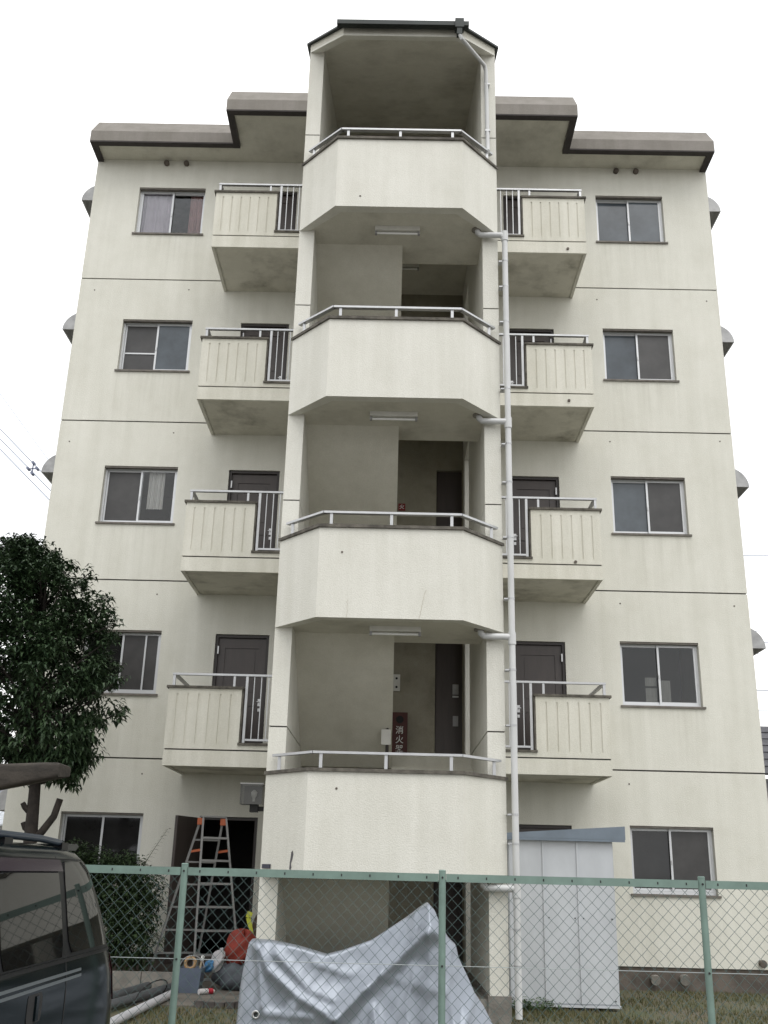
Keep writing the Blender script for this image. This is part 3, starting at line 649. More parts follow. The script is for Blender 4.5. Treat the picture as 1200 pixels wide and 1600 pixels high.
for i in range(nu + 1):
    x = -1.27 + 2.30 * i / nu; zt = zfun(x)
    endf = min(1, max(0, (x + 1.27) / .16)) ** .5 * min(1, max(0, (1.03 - x) / .30)) ** .5
    wbase = (.30 + .06 * math.sin(x * 2.1)) * (.25 + .75 * endf)
    hb = .30 if .25 < x < .72 else .0
    bar_w = .20 * math.exp(-((x - .45) / .17) ** 2) + .10 * math.exp(-((x + .75) / .45) ** 2) + .03      # handlebar and seat widths at the top
    for jn in range(nv + 1):
        a = jn / nv * 2 - 1; t_ = abs(a); sg_ = -1 if a < 0 else 1
        z = zt - (zt - .03) * max(0, (t_ - .10) / .90) if t_ > .10 else zt - .012 * (t_/.10) ** 2
        if t_ > .10: z -= .012 * (1 - (t_ - .1)/.9)
        yw = bar_w * endf * min(1, t_ / .10) ** .8 + (wbase - bar_w * endf * .9) * max(0, (t_ - .10) / .90) ** 1.15
        dsp = 0
        for (pl, am, wd) in FOLD:
            best = min((segd((x, z), p_, q_) for p_, q_ in zip(pl, pl[1:])), key=lambda e: e[0])
            dd = best[0]; dsp += am * (.75 * math.exp(-dd / wd * 1.1) + .25 * math.exp(-(dd / wd) ** 2))
        dsp += .004 * math.sin(x * 13 + z * 9 + ph[0]) * math.sin(z * 15 + ph[1]) + .0016 * math.sin(x * 47 - z * 31 + ph[2]) + .010 * math.sin(x * 15 + ph[4]) * max(0, t_ - .5)
        dsp *= min(1, t_ / .16) * (.35 + .65 * endf) * 1.35
        m.v.append((x, -5.2 + sg_ * (yw + dsp), z))
for i in range(nu):
    for jn in range(nv): q = i*(nv+1) + jn; m.f.append((q, q+1, q+nv+2, q+nv+1))
cvm, t, b_ = newmat('cover silver'); b_.inputs['Base Color'].default_value = (.255, .28, .32, 1); b_.inputs['Metallic'].default_value = .42; b_.inputs['Roughness'].default_value = .34
gg = t.nodes.new('ShaderNodeNewGeometry'); n1 = t.nodes.new('ShaderNodeTexNoise'); n1.noise_type = 'RIDGED_MULTIFRACTAL'; n1.inputs['Scale'].default_value = 3.2; n1.inputs['Detail'].default_value = 3; n1.inputs['Distortion'].default_value = .5
bb = t.nodes.new('ShaderNodeBump'); bb.inputs['Strength'].default_value = .16; bb.inputs['Distance'].default_value = .02
t.links.new(gg.outputs['Position'], n1.inputs['Vector']); t.links.new(n1.outputs['Fac'], bb.inputs['Height']); t.links.new(bb.outputs[0], b_.inputs['Normal'])
cv = child(m.build('cover', cvm, None, smooth=180, weld=False), mc)
m = MB()
ring_ = [(-1.075 + .028 * math.cos(a), -5.44, .236 + .028 * math.sin(a)) for a in [i * 2 * math.pi / 20 for i in range(21)]]
m.tube(ring_, .009, 8, cap=False); child(m.build('eyelet', M['steel'], None, smooth=60), mc)
child(MB().tube([(-1.075, -5.425, .236), (-1.075, -5.438, .236)], .024, 16).build('eyelet_hole', M['dark'], None), mc)
for x in (-.82, .50):
    m = MB(); rg = [(x + .27 * math.cos(a), -5.2, .29 + .29 * math.sin(a)) for a in [i * 2*math.pi/28 for i in range(29)]]
    m.tube(rg, .05, 8, cap=False); child(m.build('wheel', M['dark'], None, smooth=60), mc)

# ------------------------------------------------------------------ parked van (right flank towards us, tail towards the fence)
vn = empty('parked_van', 'dark green minivan with tinted windows and roof rails at lower left', 'van', None, (-2.55, -10.1, -.25))
paint = mat('van paint', (.004, .007, .008), .12, .0, spec=.06); trim = mat('van trim', (.006,.006,.007), .35, spec=.08); vglass = mat('van glass', (.005,.005,.005), .03, spec=.14)
rubber = mat('tyre', (.012,.012,.012), .85); silver = mat('van stripe', (.10,.115,.12), .4, .3); visor = mat('visor', (.03,.022,.03), .2, spec=.35); railm = mat('roof rail', (.02,.03,.045), .3, spec=.3); lampred = mat('tail lamp', (.022,.006,.006), .2, spec=.2)
VC = -2.52
HW = [(-.06, .72), (.02, .80), (.15, .835), (.40, .85), (.62, .857), (.80, .855), (.90, .842), (.94, .832), (1.10, .803), (1.25, .775), (1.38, .748), (1.44, .725), (1.485, .69), (1.515, .62), (1.53, .5), (1.54, .30), (1.545, .0)]
TAIL = [(-.06, -8.02), (.10, -7.93), (.40, -7.92), (.62, -7.97), (.80, -8.05), (.94, -8.14), (1.10, -8.22), (1.25, -8.33), (1.38, -8.46), (1.44, -8.54), (1.485, -8.62), (1.515, -8.70), (1.53, -8.76), (1.54, -8.82), (1.545, -8.84)]
NOSE = [(-.06, -12.45), (.15, -12.52), (.40, -12.5), (.62, -12.42), (.80, -12.2), (.94, -11.75), (1.10, -11.45), (1.25, -11.2), (1.44, -10.85), (1.515, -10.7), (1.545, -10.55)]
def hw(z): return interp(HW, z)
def endtaper(y, z):
    a = interp(TAIL, z); b_ = interp(NOSE, z)
    t1 = max(0, 1 - (a - y) / .55); t2 = max(0, 1 - (y - b_) / .9)
    return 1 - .07 * t1 ** 3.0 - .22 * t2 ** 2.2
def vsurf(y, z, off=0.0): return (VC + hw(z) * endtaper(y, z) + off, y, z)
zs = [q[0] for q in HW]; zz = []
for a, b_ in zip(zs, zs[1:]): zz += [a, (a + b_) / 2]
zz.append(zs[-1]); ns = 60; m = MB(); rows = []
for z in zz:
    a, b_ = interp(TAIL, z), interp(NOSE, z); row = []
    for i in range(ns + 1):
        u = i / ns; u = (u - math.sin(2 * math.pi * u) / (2 * math.pi) * .55)
        y = a + (b_ - a) * u; x = hw(z) * endtaper(y, z); row.append(((VC + x, y, z), (VC - x, y, z)))
    rows.append(row)
for sd_ in (0, 1):
    b0 = len(m.v)
    for row in rows: m.v += [c[sd_] for c in row]
    for r_ in range(len(rows) - 1):
        for i in range(ns): q = b0 + r_*(ns+1) + i; m.f.append((q, q+1, q+ns+2, q+ns+1))
for e in (0, ns):                                  # close tail and nose with a crowned sheet
    b0 = len(m.v); nc = 10
    for row in rows:
        p, q = Vector(row[e][0]), Vector(row[e][1])
        for c in range(nc + 1):
            u = c / nc; pt = p.lerp(q, u); pt.y += (.16 if e == 0 else -.16) * (1 - (2*u - 1) ** 2) * (hw(pt.z) / .85); m.v.append(tuple(pt))
    for r_ in range(len(rows) - 1):
        for c in range(nc): q = b0 + r_*(nc+1) + c; m.f.append((q, q+1, q+nc+2, q+nc+1))
b0 = len(m.v)
body = child(m.build('body', paint, None, smooth=50), vn)
def vpanel(name, mm, fy0, fy1, z0, z1, off, parent=vn, nz=8, ny=12, flip=False, corner=.0):
    m = MB()
    for r_ in range(nz + 1):
        z = z0 + (z1 - z0) * r_ / nz; ya, yb = fy0(z), fy1(z)
        e = min(r_, nz - r_) / nz; ins = corner * max(0, 1 - e * 5) ** 2
        for i in range(ny + 1):
            y = ya - ins + (yb + ins - ya + ins) * i / ny; x, y, z_ = vsurf(y, z, off); m.v.append((2*VC - x if flip else x, y, z_))
    n = len(m.v)
    for v in list(m.v): m.v.append((v[0] + (.012 if flip else -.012), v[1], v[2]))
    st = ny + 1
    for r_ in range(nz):
        for i in range(ny):
            q = r_*st + i; m.f.append((q, q+1, q+st+1, q+st)); m.f.append((n+q, n+q+st, n+q+st+1, n+q+1))
    for i in range(ny):
        for q, q2 in ((i, i+1), (nz*st+i, nz*st+i+1)): m.f.append((q, q2, n+q2, n+q))
    for r_ in range(nz):
        for q, q2 in ((r_*st, (r_+1)*st), (r_*st+ny, (r_+1)*st+ny)): m.f.append((q, q2, n+q2, n+q))
    return child(m.build(name, mm, None, smooth=40), parent)
cst = lambda v: (lambda z: v)
for fl_ in (False, True):
    vpanel('window_band', trim, lambda z: interp(TAIL, z) - .10, lambda z: interp(NOSE, z) + .35, .945, 1.452, .003, flip=fl_, ny=40)
    vpanel('side_window', vglass, lambda z: interp(TAIL, z) - .15 - max(0, (z - 1.3)) * .25, cst(-9.17), .965, 1.437, .0075, flip=fl_, corner=.05)
    vpanel('side_window', vglass, cst(-9.27), cst(-10.20), .955, 1.425, .0065, flip=fl_, corner=.03)
    vpanel('side_window', vglass, cst(-10.30), lambda z: max(-11.1, interp(NOSE, z) + .5), .955, 1.425, .0065, flip=fl_, corner=.03)
    vpanel('window_visor', visor, cst(-9.24), cst(-10.24), 1.385, 1.445, .022, flip=fl_, nz=3)
    vpanel('belt_moulding', trim, lambda z: interp(TAIL, z) - .05, cst(-11.6), .925, .943, .006, flip=fl_, nz=2, ny=40)
    for z in (.862, .833): vpanel('stripe', silver, cst(-8.95), cst(-11.7), z, z + .014, .004, flip=fl_, nz=2, ny=30)
    vpanel('side_moulding', trim, lambda z: interp(TAIL, z) - .35, cst(-11.6), .36, .47, .014, flip=fl_, nz=3, ny=30)
    vpanel('door_gap', rubber, cst(-9.222), cst(-9.232), .10, 1.46, .0025, flip=fl_, nz=20, ny=1)
    vpanel('door_gap', rubber, cst(-10.245), cst(-10.255), .10, 1.46, .0025, flip=fl_, nz=20, ny=1)
    vpanel('tail_lamp', lampred, lambda z: interp(TAIL, z) - .004, lambda z: interp(TAIL, z) - .11, .62, .90, .006, flip=fl_, nz=6, ny=4, corner=.02)
    hd = vpanel('handle_recess', rubber, cst(-9.62), cst(-9.84), .69, .82, .003, flip=fl_, nz=8, ny=8, corner=.02)
    vpanel('handle', paint, cst(-9.70), cst(-9.74), .70, .81, .014, flip=fl_, nz=4, ny=2)
    sgn = -1 if fl_ else 1
    m = MB(); xr = VC + sgn * .60
    m.tube([(xr, -8.74, 1.515), (xr, -8.82, 1.542), (xr, -9.2, 1.556), (xr, -10.2, 1.56), (xr, -10.6, 1.55), (xr, -10.68, 1.52)], [.014, .02, .02, .02, .018, .012], 8)
    child(m.build('roof_rail', railm, None, smooth=60), vn)
    for yq_ in (-8.79, -9.75, -10.63): child(box('rail_foot', trim, None, xr - .025, xr + .025, yq_ - .06, yq_ + .06, 1.495, 1.545), vn)
    for yw_ in (-8.95, -11.75):
        xw = VC + sgn * .74
        m = MB(); m.tube([(xw - sgn*.1, yw_, .06), (xw + sgn*.06, yw_, .06), (xw + sgn*.085, yw_, .06)], [.31, .31, .27], 28); wh = child(m.build('wheel', rubber, None, smooth=40), vn)
        m = MB(); m.tube([(xw + sgn*.07, yw_, .06), (xw + sgn*.092, yw_, .06)], [.21, .19], 24); child(m.build('rim', silver, None, smooth=40), wh)
m = MB(); m.prism([(-8.72, 1.535), (-8.46, 1.545), (-8.42, 1.53), (-8.48, 1.505), (-8.70, 1.50)], lambda u, v, w_: (w_, u, v), VC - .60, VC + .60); child(m.build('roof_spoiler', paint, None, smooth=30), vn)
m = MB(); m.box(VC - .55, VC + .55, -8.03, -7.86, .02, .28); child(m.build('rear_bumper', trim, None), vn)

# ------------------------------------------------------------------ trees and shrubs
bark = mat('bark', (.028,.022,.018), .9, var=.4, vscale=14, bump=.8, bscale=40)
def leaf(m, p, dr, ln, wd, droop):
    dr = dr.normalized(); side = dr.cross(Vector((0,0,1)))
    if side.length < .1: side = Vector((1,0,0))
    side.normalize(); side = (side + Vector((rnd.uniform(-.4,.4), rnd.uniform(-.4,.4), rnd.uniform(-.4,.4)))).normalized()
    mid_ = p + dr * ln * .5 + Vector((0,0,droop * .12 * ln)); tip = p + dr * ln - Vector((0,0,droop * ln * .35)); nrm = side.cross(dr) * wd * .18
    m.add([p, mid_ + side * wd * .5 + nrm, tip, mid_ - side * wd * .5 + nrm, mid_], [(0,1,4),(1,2,4),(2,3,4),(3,0,4)])
def twig_cluster(m, p, d_, n, ln, wd):
    for i in range(n):
        a = rnd.uniform(0, 6.28); o = Vector((math.cos(a), math.sin(a), rnd.uniform(-.9, .25)))
        leaf(m, p + Vector((rnd.uniform(-.04,.04), rnd.uniform(-.04,.04), rnd.uniform(-.05,.05))), (d_ * .5 + o), ln * rnd.uniform(.7, 1.2), wd * rnd.uniform(.8, 1.2), rnd.uniform(.3, 1.0))
tr = empty('evergreen_tree', 'dense dark evergreen tree with drooping leaves in front of the left facade', 'tree', None, (-4.35, -2.2, 0))
m = MB(); m.tube([(-4.30, -2.2, -.02), (-4.31, -2.2, .8), (-4.33, -2.2, 1.7), (-4.36, -2.2, 2.3), (-4.42, -2.18, 3.0), (-4.52, -2.15, 4.0), (-4.62, -2.1, 4.9)], [.105, .09, .082, .07, .06, .045, .02], 12)
child(m.build('trunk', bark, None, smooth=60), tr)
m = MB(); m.tube([(-4.30, -2.2, 1.70), (-4.20, -2.2, 1.80), (-4.08, -2.2, 1.98), (-4.03, -2.2, 2.19)], [.05, .048, .045, .042], 10); child(m.build('pruned_limb', bark, None, smooth=60), tr)
m = MB(); m.tube([(-4.36, -2.2, 2.0), (-4.44, -2.24, 2.08), (-4.47, -2.25, 2.13)], [.04, .035, .03], 8); child(m.build('pruned_limb', bark, None, smooth=60), tr)
m = MB(); m.tube([(-4.34, -2.2, 1.8), (-4.42, -2.2, 1.84), (-4.45, -2.2, 1.90)], [.045, .035, .03], 8); child(m.build('pruned_limb', bark, None, smooth=60), tr)
# crown: silhouette as (z, xmin, xmax)
SIL = [(2.42, -4.30, -4.02), (2.62, -4.7, -3.85), (2.85, -5.25, -3.62), (3.1, -5.55, -3.60), (3.4, -5.62, -3.53), (3.75, -5.6, -3.62), (4.1, -5.55, -3.62), (4.45, -5.5, -3.70), (4.75, -5.45, -3.95), (5.0, -5.4, -4.10), (5.2, -5.35, -4.40), (5.4, -5.2, -4.72), (5.55, -5.1, -4.95)]
lo_ = [(z, a) for z, a, b_ in SIL]; hi_ = [(z, b_) for z, a, b_ in SIL]
cm = MB(); lm = MB(); tips = []
# lumpy clumps first, then twigs inside the clumps
clumps = []
for _ in range(310):
    z = rnd.uniform(2.5, 5.5); xa, xb = interp(lo_, z), interp(hi_, z); cx, hwid = (xa + xb) / 2, (xb - xa) / 2
    a = rnd.uniform(0, 6.28); rr_ = math.sqrt(rnd.uniform(.12, 1)); clumps.append((Vector((cx + hwid * rr_ * math.cos(a) * .93, -2.15 + min(1.15, hwid) * rr_ * math.sin(a) * .95, z)), rnd.uniform(.14, .26)))
for _ in range(60):                                 # loose sprays that break the outline
    z = rnd.uniform(2.55, 5.6); xa, xb = interp(lo_, z), interp(hi_, z); a = rnd.uniform(0, 6.28); k_ = rnd.uniform(.98, 1.16)
    clumps.append((Vector(((xa+xb)/2 + (xb-xa)/2 * k_ * math.cos(a), -2.15 + min(1.15, (xb-xa)/2) * k_ * math.sin(a), z + rnd.uniform(0, .1))), rnd.uniform(.05, .10)))
for (c, r_) in clumps:
    for _ in range(13 if r_ > .12 else 5):
        v = Vector((rnd.gauss(0, 1), rnd.gauss(0, 1), rnd.gauss(0, .8)));
        p = c + v.normalized() * r_ * rnd.uniform(.35, 1)
        out = (p - Vector((-4.55, -2.15, 3.7))).normalized()
        twig_cluster(lm, p, out + Vector((0,0,.2)), rnd.randint(6, 9), .108, .038)
cr_ = lm.build('crown', leafmat('evergreen leaf', (.011,.027,.011), (.046,.080,.034), .48), None, weld=False); child(cr_, tr)
bm_ = MB()
for (c, r_) in clumps[::3]:
    z0 = max(2.35, c.z - rnd.uniform(.3, .8)); st_ = Vector((interp([(2.3, -4.36), (3, -4.42), (4, -4.52), (4.9, -4.62)], z0), -2.17, z0))
    bm_.tube([st_, st_.lerp(c, .5) + Vector((0,0,-.05)), c], [.02, .014, .006], 5, cap=False)
child(bm_.build('branches', bark, None, smooth=60, weld=False), tr)
# hanging sprays under the crown
def bush(name, label, cx, cy, blobs, n, ln, wd, mm, cat='shrub'):
    o = empty(name, label, cat, None, (cx, cy, 0)); fm_ = MB(); st_ = MB()
    for (bx_, by_, bz_, r_) in blobs:
        for _ in range(int(n * r_ * r_ / .09)):
            v = Vector((rnd.gauss(0,1), rnd.gauss(0,1), rnd.gauss(0,1))).normalized() * r_ * rnd.uniform(.45, 1.05)
            twig_cluster(fm_, Vector((bx_, by_, bz_)) + v, v.normalized() + Vector((0,0,.5)), 5, ln, wd)
        st_.tube([(cx + rnd.uniform(-.1,.1), cy, 0), ((cx + bx_)/2, (cy+by_)/2, bz_*.5), (bx_, by_, bz_)], [.02, .014, .006], 6)
    child(fm_.build('foliage', mm, None, weld=False), o); child(st_.build('stems', bark, None, smooth=60), o); return o
bmat = leafmat('shrub leaf', (.012,.026,.009), (.036,.066,.020), .75)
sbh = bush('leafy_shrub', 'bushy green shrub beneath the ground-floor left window', -3.65, -1.0, [(-4.3,-1.0,.75,.45), (-3.9,-1.0,1.15,.42), (-3.5,-.95,1.1,.42), (-3.25,-1.0,.85,.36), (-3.6,-1.15,.6,.45), (-3.15,-1.05,1.15,.26), (-3.2,-1.1,.5,.34), (-4.5,-.9,1.25,.4), (-3.75,-1.0,1.42,.26), (-4.1,-1.0,1.45,.28), (-3.4,-1.0,1.38,.22)], 230, .075, .028, bmat)
m = MB(); tp = []
for i in range(14):
    u = i / 13; tp.append(Vector((-3.27 + .36 * u, -1.0, 1.25 + .66 * u ** .85)))
m.tube(tp, [.006 - .004 * i / 13 for i in range(14)], 5); 
for i in range(3, 14):
    for sd_ in (-1, 1):
        leaf(m, tp[i], Vector((.75 * sd_ + .3, rnd.uniform(-.3, .3), .05 if sd_ > 0 else -.25)), .10 * (1.15 - i / 20), .014, .4)
child(m.build('tall_sprig', leafmat('sprig leaf', (.05,.06,.025), (.09,.10,.045), .6), None, weld=False), sbh)
# low planter kerb under the shrub
pk = empty('planter_kerb', 'low concrete planter kerb at the foot of the shrub', 'kerb', None, (-3.6, -1.45, 0))
for i in range(6): child(box('kerb_block', M['concrete'], None, -4.95 + i * .40, -4.95 + i * .40 + .39, -1.58, -1.46, -.05, .2 + rnd.uniform(-.008, .008)), pk)

# ------------------------------------------------------------------ stepladder
la = empty('stepladder', 'grey aluminium stepladder with orange hinge caps by the open door', 'ladder', None, (-2.4, -1.0, .014))
lal = mat('ladder aluminium', (.24,.24,.235), .5, .4, var=.15); lor = mat('ladder orange', (.34,.075,.02), .55)
fa, fb = Vector((-2.43, -1.12, 2.06)), Vector((-2.14, -1.02, 2.06)); ga, gb_ = Vector((-2.37, -1.28, .02)), Vector((-1.80, -1.05, .02))
ra, rb = Vector((-2.47, -1.08, 2.03)), Vector((-2.19, -.97, 2.03)); ha, hb_ = Vector((-3.02, -1.0, .02)), Vector((-2.46, -.72, .02))
for a, b_ in ((fa, ga), (fb, gb_), (ra, ha), (rb, hb_)):
    child(MB().bar(a, b_, .05, .024, (1, .3, 0)).build('rail', lal, None), la); child(MB().bar(b_ + Vector((0,0,-.004)), b_ + Vector((0,0,.04)), .06, .034).build('foot', M['dark'], None), la)
for i in range(7):
    u = (i + .9) / 7.2; child(MB().bar(fa.lerp(ga, u), fb.lerp(gb_, u), .055, .026).build('step', lal, None), la)
    if i % 1 == 0: child(MB().bar(ra.lerp(ha, u), rb.lerp(hb_, u), .03, .022).build('brace', lal, None), la)
child(MB().bar(fa.lerp(ra, .5) + Vector((-.02,-.01,.03)), fb.lerp(rb, .5) + Vector((.02,.01,.03)), .10, .02).build('top_cap', lal, None), la)
for a, b_ in ((fa, ra), (fb, rb)): child(MB().box(a.x - .07, a.x + .01, a.y - .02, b_.y + .02, 1.97, 2.055).build('hinge_cap', lor, None), la)
for a, b_, c_, d_ in ((fa, ga, ra, ha), (fb, gb_, rb, hb_)): child(MB().bar(a.lerp(b_, .2), c_.lerp(d_, .2), .014, .03).build('spreader', lor, None), la)

# ------------------------------------------------------------------ workmen's clutter on the path
G0 = .0145
bk = empty('bucket', 'grey-blue square bucket filled with tools at the ladder foot', 'bucket', None, (-2.31, -1.75, G0))
bmt = mat('bucket plastic', (.115,.14,.19), .45, var=.12)
m = MB()
for (h0, h1, s0, s1) in ((G0, .29, .115, .145),):
    a = [(-s0, -s0), (s0, -s0), (s0, s0), (-s0, s0)]; b2 = [(-s1, -s1), (s1, -s1), (s1, s1), (-s1, s1)]; i2 = [(p[0]*.93, p[1]*.93) for p in b2]
    m.add([(-2.31+p[0], -1.75+p[1], h0) for p in a] + [(-2.31+p[0], -1.75+p[1], h1) for p in b2] + [(-2.31+p[0], -1.75+p[1], h1) for p in i2] + [(-2.31+p[0]*.93, -1.75+p[1]*.93, h0+.01) for p in a],
          [(0,3,2,1)] + [(i, (i+1)%4, 4+(i+1)%4, 4+i) for i in range(4)] + [(4+i, 4+(i+1)%4, 8+(i+1)%4, 8+i) for i in range(4)] + [(8+i, 8+(i+1)%4, 12+(i+1)%4, 12+i) for i in range(4)] + [(12,13,14,15)])
child(m.build('bucket_body', bmt, None), bk)
hp_ = [(-2.31 + .15 * math.cos(a), -1.75, .28 + .14 * math.sin(a)) for a in [i * math.pi / 12 for i in range(13)]]
child(MB().tube(hp_, .006, 6).build('bucket_handle', M['steel'], None, smooth=60), bk)
def small(name, label, cat, parts, group=None):
    c = parts[0][0].v[0]; o = empty(name, label, cat, group, (c[0], c[1], c[2]))
    for (mb, pn, mm) in parts: child(mb.build(pn, mm, None, smooth=40), o)
    return o
ring_ = [(-2.33 + .06 * math.cos(a), -1.76 + .015 * math.sin(a), .335 + .06 * math.sin(a)) for a in [i * 2*math.pi/18 for i in range(19)]]
small('tape_roll', 'tan roll of tape standing in the grey-blue bucket', 'tape', [(MB().tube(ring_, .02, 8, cap=False), 'roll', mat('tape', (.32,.19,.08), .5))])
small('paint_brush', 'pale-handled brush sticking out of the grey-blue bucket', 'brush', [(MB().tube([(-2.25, -1.72, .10), (-2.20, -1.72, .36)], .012, 8), 'brush_handle', mat('pale wood', (.5,.42,.3), .6)), (MB().tube([(-2.2, -1.72, .361), (-2.188, -1.72, .42)], .022, 8), 'bristles', M['white'])])
small('spray_can', 'red and white spray can lying on the path before the bucket', 'can', [(MB().tube([(-2.16, -2.0, .047), (-2.07, -1.93, .047)], .032, 14), 'can_body', mat('can white', (.62,.6,.6), .35)), (MB().tube([(-2.069, -1.9295, .047), (-2.02, -1.89, .047)], .0325, 14), 'can_band', mat('can red', (.45,.03,.05), .35)), (MB().tube([(-2.0195, -1.8895, .047), (-2.0, -1.875, .047)], [.02, .016], 12), 'can_cap', M['white'])])
def sack(name, label, cat, cx, cy, cz, rx, ry, rz, mm, seed, amp=.16, lean=0):
    q = random.Random(seed); f3 = [(q.uniform(2, 6), q.uniform(2, 6), q.uniform(0, 6.28)) for _ in range(7)]; m = MB(); nu_, nv_ = 36, 22
    for i in range(nv_ + 1):
        th = math.pi * i / nv_
        for j_ in range(nu_):
            a = 2*math.pi*j_/nu_; r_ = 1 + amp * sum(math.sin(u*a*round(1) + v*th + p_) for u, v, p_ in [(round(f[0]), f[1], f[2]) for f in f3]) / 3
            z = math.cos(th); zz_ = cz + rz * z * (r_ if z > 0 else .9); m.v.append((cx + rx * r_ * math.sin(th) ** .8 * math.cos(a) + lean * z, cy + ry * r_ * math.sin(th) ** .8 * math.sin(a), max(zz_, G0 + .001)))
    for i in range(nv_):
        for j_ in range(nu_): a0 = i*nu_ + j_; a1 = i*nu_ + (j_+1) % nu_; m.f.append((a0, a1, a1+nu_, a0+nu_))
    o = empty(name, label, cat, None, (cx, cy, G0)); child(m.build('bag', mm, None, smooth=35), o); return o
rs_ = sack('red_bag', 'crumpled red bag lying on a grey sack beside the stair tower', 'bag', -1.78, -1.35, .46, .20, .15, .22, mat('red cloth', (.22,.028,.016), .7, var=.25, vscale=8, bump=.5, bscale=18), 4, .13, .03)
sack('grey_sack', 'slumped blue-grey sack under the red bag', 'sack', -1.80, -1.38, .16, .29, .20, .17, mat('grey sack', (.085,.095,.11), .8, var=.25, vscale=6, bump=.5, bscale=15), 9, .12)
sack('white_rag', 'crumpled white and pale rag beside the red bag', 'rag', -2.04, -1.5, .33, .07, .06, .13, mat('rag', (.42,.41,.42), .9, bump=.6, bscale=20), 12, .25, .04)
sack('blue_rag', 'small bright blue rag next to the bucket', 'rag', -2.14, -1.55, .28, .06, .05, .07, mat('blue cloth', (.06,.19,.36), .8, bump=.6, bscale=20), 15, .25, .02)
ye = mat('yellow strap', (.48,.50,.05), .5)
m = MB(); pts = [(-1.64, -1.2, .40), (-1.66, -1.2, .60), (-1.70, -1.2, .74), (-1.735, -1.2, .84), (-1.71, -1.2, .91)]
for (p, q), wd in zip(zip(pts, pts[1:]), (.04, .045, .055, .07)): m.bar(p, q, .012, wd, (1, 0, .2))
tag(m.build('yellow_strap', ye, None), 'yellow plastic strap standing up behind the red bag', 'strap')
br = empty('brown_basket', 'dim brown round bag behind the yellow strap in the doorway', 'bag', None, (-1.50, -.9, G0))
m = MB(); m.tube([(-1.55, -.95, .30), (-1.55, -.95, .5), (-1.55, -.95, .72), (-1.55, -.95, .86), (-1.55, -.95, .93)], [.13, .17, .17, .12, .02], 16); child(m.build('bag', mat('brown bag', (.075,.048,.032), .8, bump=.6, bscale=12), None, smooth=50), br)
m = MB(); m.box(-1.68, -1.42, -1.08, -.84, G0, .299); child(m.build('stand', M['doorf'], None), br)
gp = mat('grey pvc', (.085,.09,.095), .45, var=.2); wp = mat('white pvc', (.48,.48,.5), .35, var=.1)
def pipe(label, p, q, r_, mm):
    d_ = (Vector(q) - Vector(p)).normalized(); m = MB(); n = 16; p = Vector(p); q = Vector(q); m.tube([p, q], r_, n, cap=False); m.tube([p, q], r_ * .88, n, cap=False)
    for e in (p, q):
        sd2 = d_.cross(Vector((0,0,1))).normalized(); u2 = sd2.cross(d_); b0 = len(m.v)
        for k in range(n):
            a = 2*math.pi*k/n
            for rr__ in (r_, r_*.88): m.v.append(tuple(e + (sd2*math.cos(a) + u2*math.sin(a)) * rr__))
        for k in range(n): i0, i1 = b0 + 2*k, b0 + 2*((k+1) % n); m.f.append((i0, i1, i1+1, i0+1))
    o = m.build('plastic_pipe', mm, None, smooth=40); tag(o, label, 'pipe', 'pipes lying on the path'); return o
pipe('long white plastic pipe lying on the path by the fence', (-2.48, -5.0, .06), (-2.40, -2.30, .06), .043, wp)
pipe('grey plastic pipe next to the white pipe', (-2.92, -4.4, .065), (-2.52, -1.72, .065), .05, gp)
pipe('grey plastic pipe farthest from the white pipe', (-3.12, -4.3, .065), (-2.83, -1.72, .065), .05, gp)
m = MB(); pts = [Vector((-2.55 + .10 * math.sin(u*5), -2.2 - 1.0*u, .03 + .20 * math.sin(u * 3.14))) for u in [i/16 for i in range(17)]]
tag(m.tube(pts, .007, 6).build('black_cable', M['dark'], None, smooth=60), 'thin black cable looped over the pipes on the path', 'cable')
# brick edging
be = empty('brick_edging', 'short row of dark upright bricks edging the path', 'edging', None, (-1.7, -3.1, 0)); bkm = mat('dark brick', (.085,.075,.07), .9, var=.35, vscale=12, bump=.5)
for i in range(9):
    x = -2.02 + i * .112; child(box('brick', bkm, None, x, x + .104, -3.10 + rnd.uniform(-.01, .01), -3.035, -.03, .065 + rnd.uniform(-.012, .012)), be)

# ------------------------------------------------------------------ weathered canopy end, upper left of the van
cn = empty('shelter_canopy', 'weathered brown tapering canopy end jutting in above the van', 'canopy', None, (-4.6, -5.4, 0))
cm_ = mat('canopy weathered', (.042,.035,.028), .85, var=.45, vscale=5, stretch=(1,1,3), bump=.5, bscale=30)
m = MB(); prof_ = [(-6.6, 2.31, 1.48), (-5.0, 2.31, 1.78), (-4.0, 2.305, 1.98), (-3.55, 2.30, 2.075), (-3.2, 2.32, 2.152), (-3.07, 2.322, 2.18), (-3.045, 2.31, 2.192)]
secs = []
for (x, zt, zb_) in prof_:
    h = zt - zb_; r_ = min(.04, h * .22); sec = []
    for (cy_, cz_, a0) in ((-5.5 + r_, zb_ + r_, 180), (-5.12 - r_, zb_ + .03 + r_, 270), (-5.12 - r_, zt - r_, 0), (-5.5 + r_, zt - r_, 90)):
        for k in range(4): a = R(a0 + 30 * k); sec.append((x, cy_ + r_ * math.cos(a), cz_ + r_ * math.sin(a)))
    secs.append(sec)
n = len(secs[0]); m.v = [p for s_ in secs for p in s_]
for i in range(len(secs) - 1):
    for k in range(n): m.f.append((i*n+k, i*n+(k+1)%n, (i+1)*n+(k+1)%n, (i+1)*n+k))
m.f.append(tuple(range(n))); m.f.append(tuple((len(secs)-1)*n + k for k in range(n))[::-1])
child(m.build('canopy_beam', cm_, None, smooth=40), cn)
child(MB().box(-6.9, -6.45, -5.55, -5.05, -.05, 2.32).build('pier', cm_, None), cn)

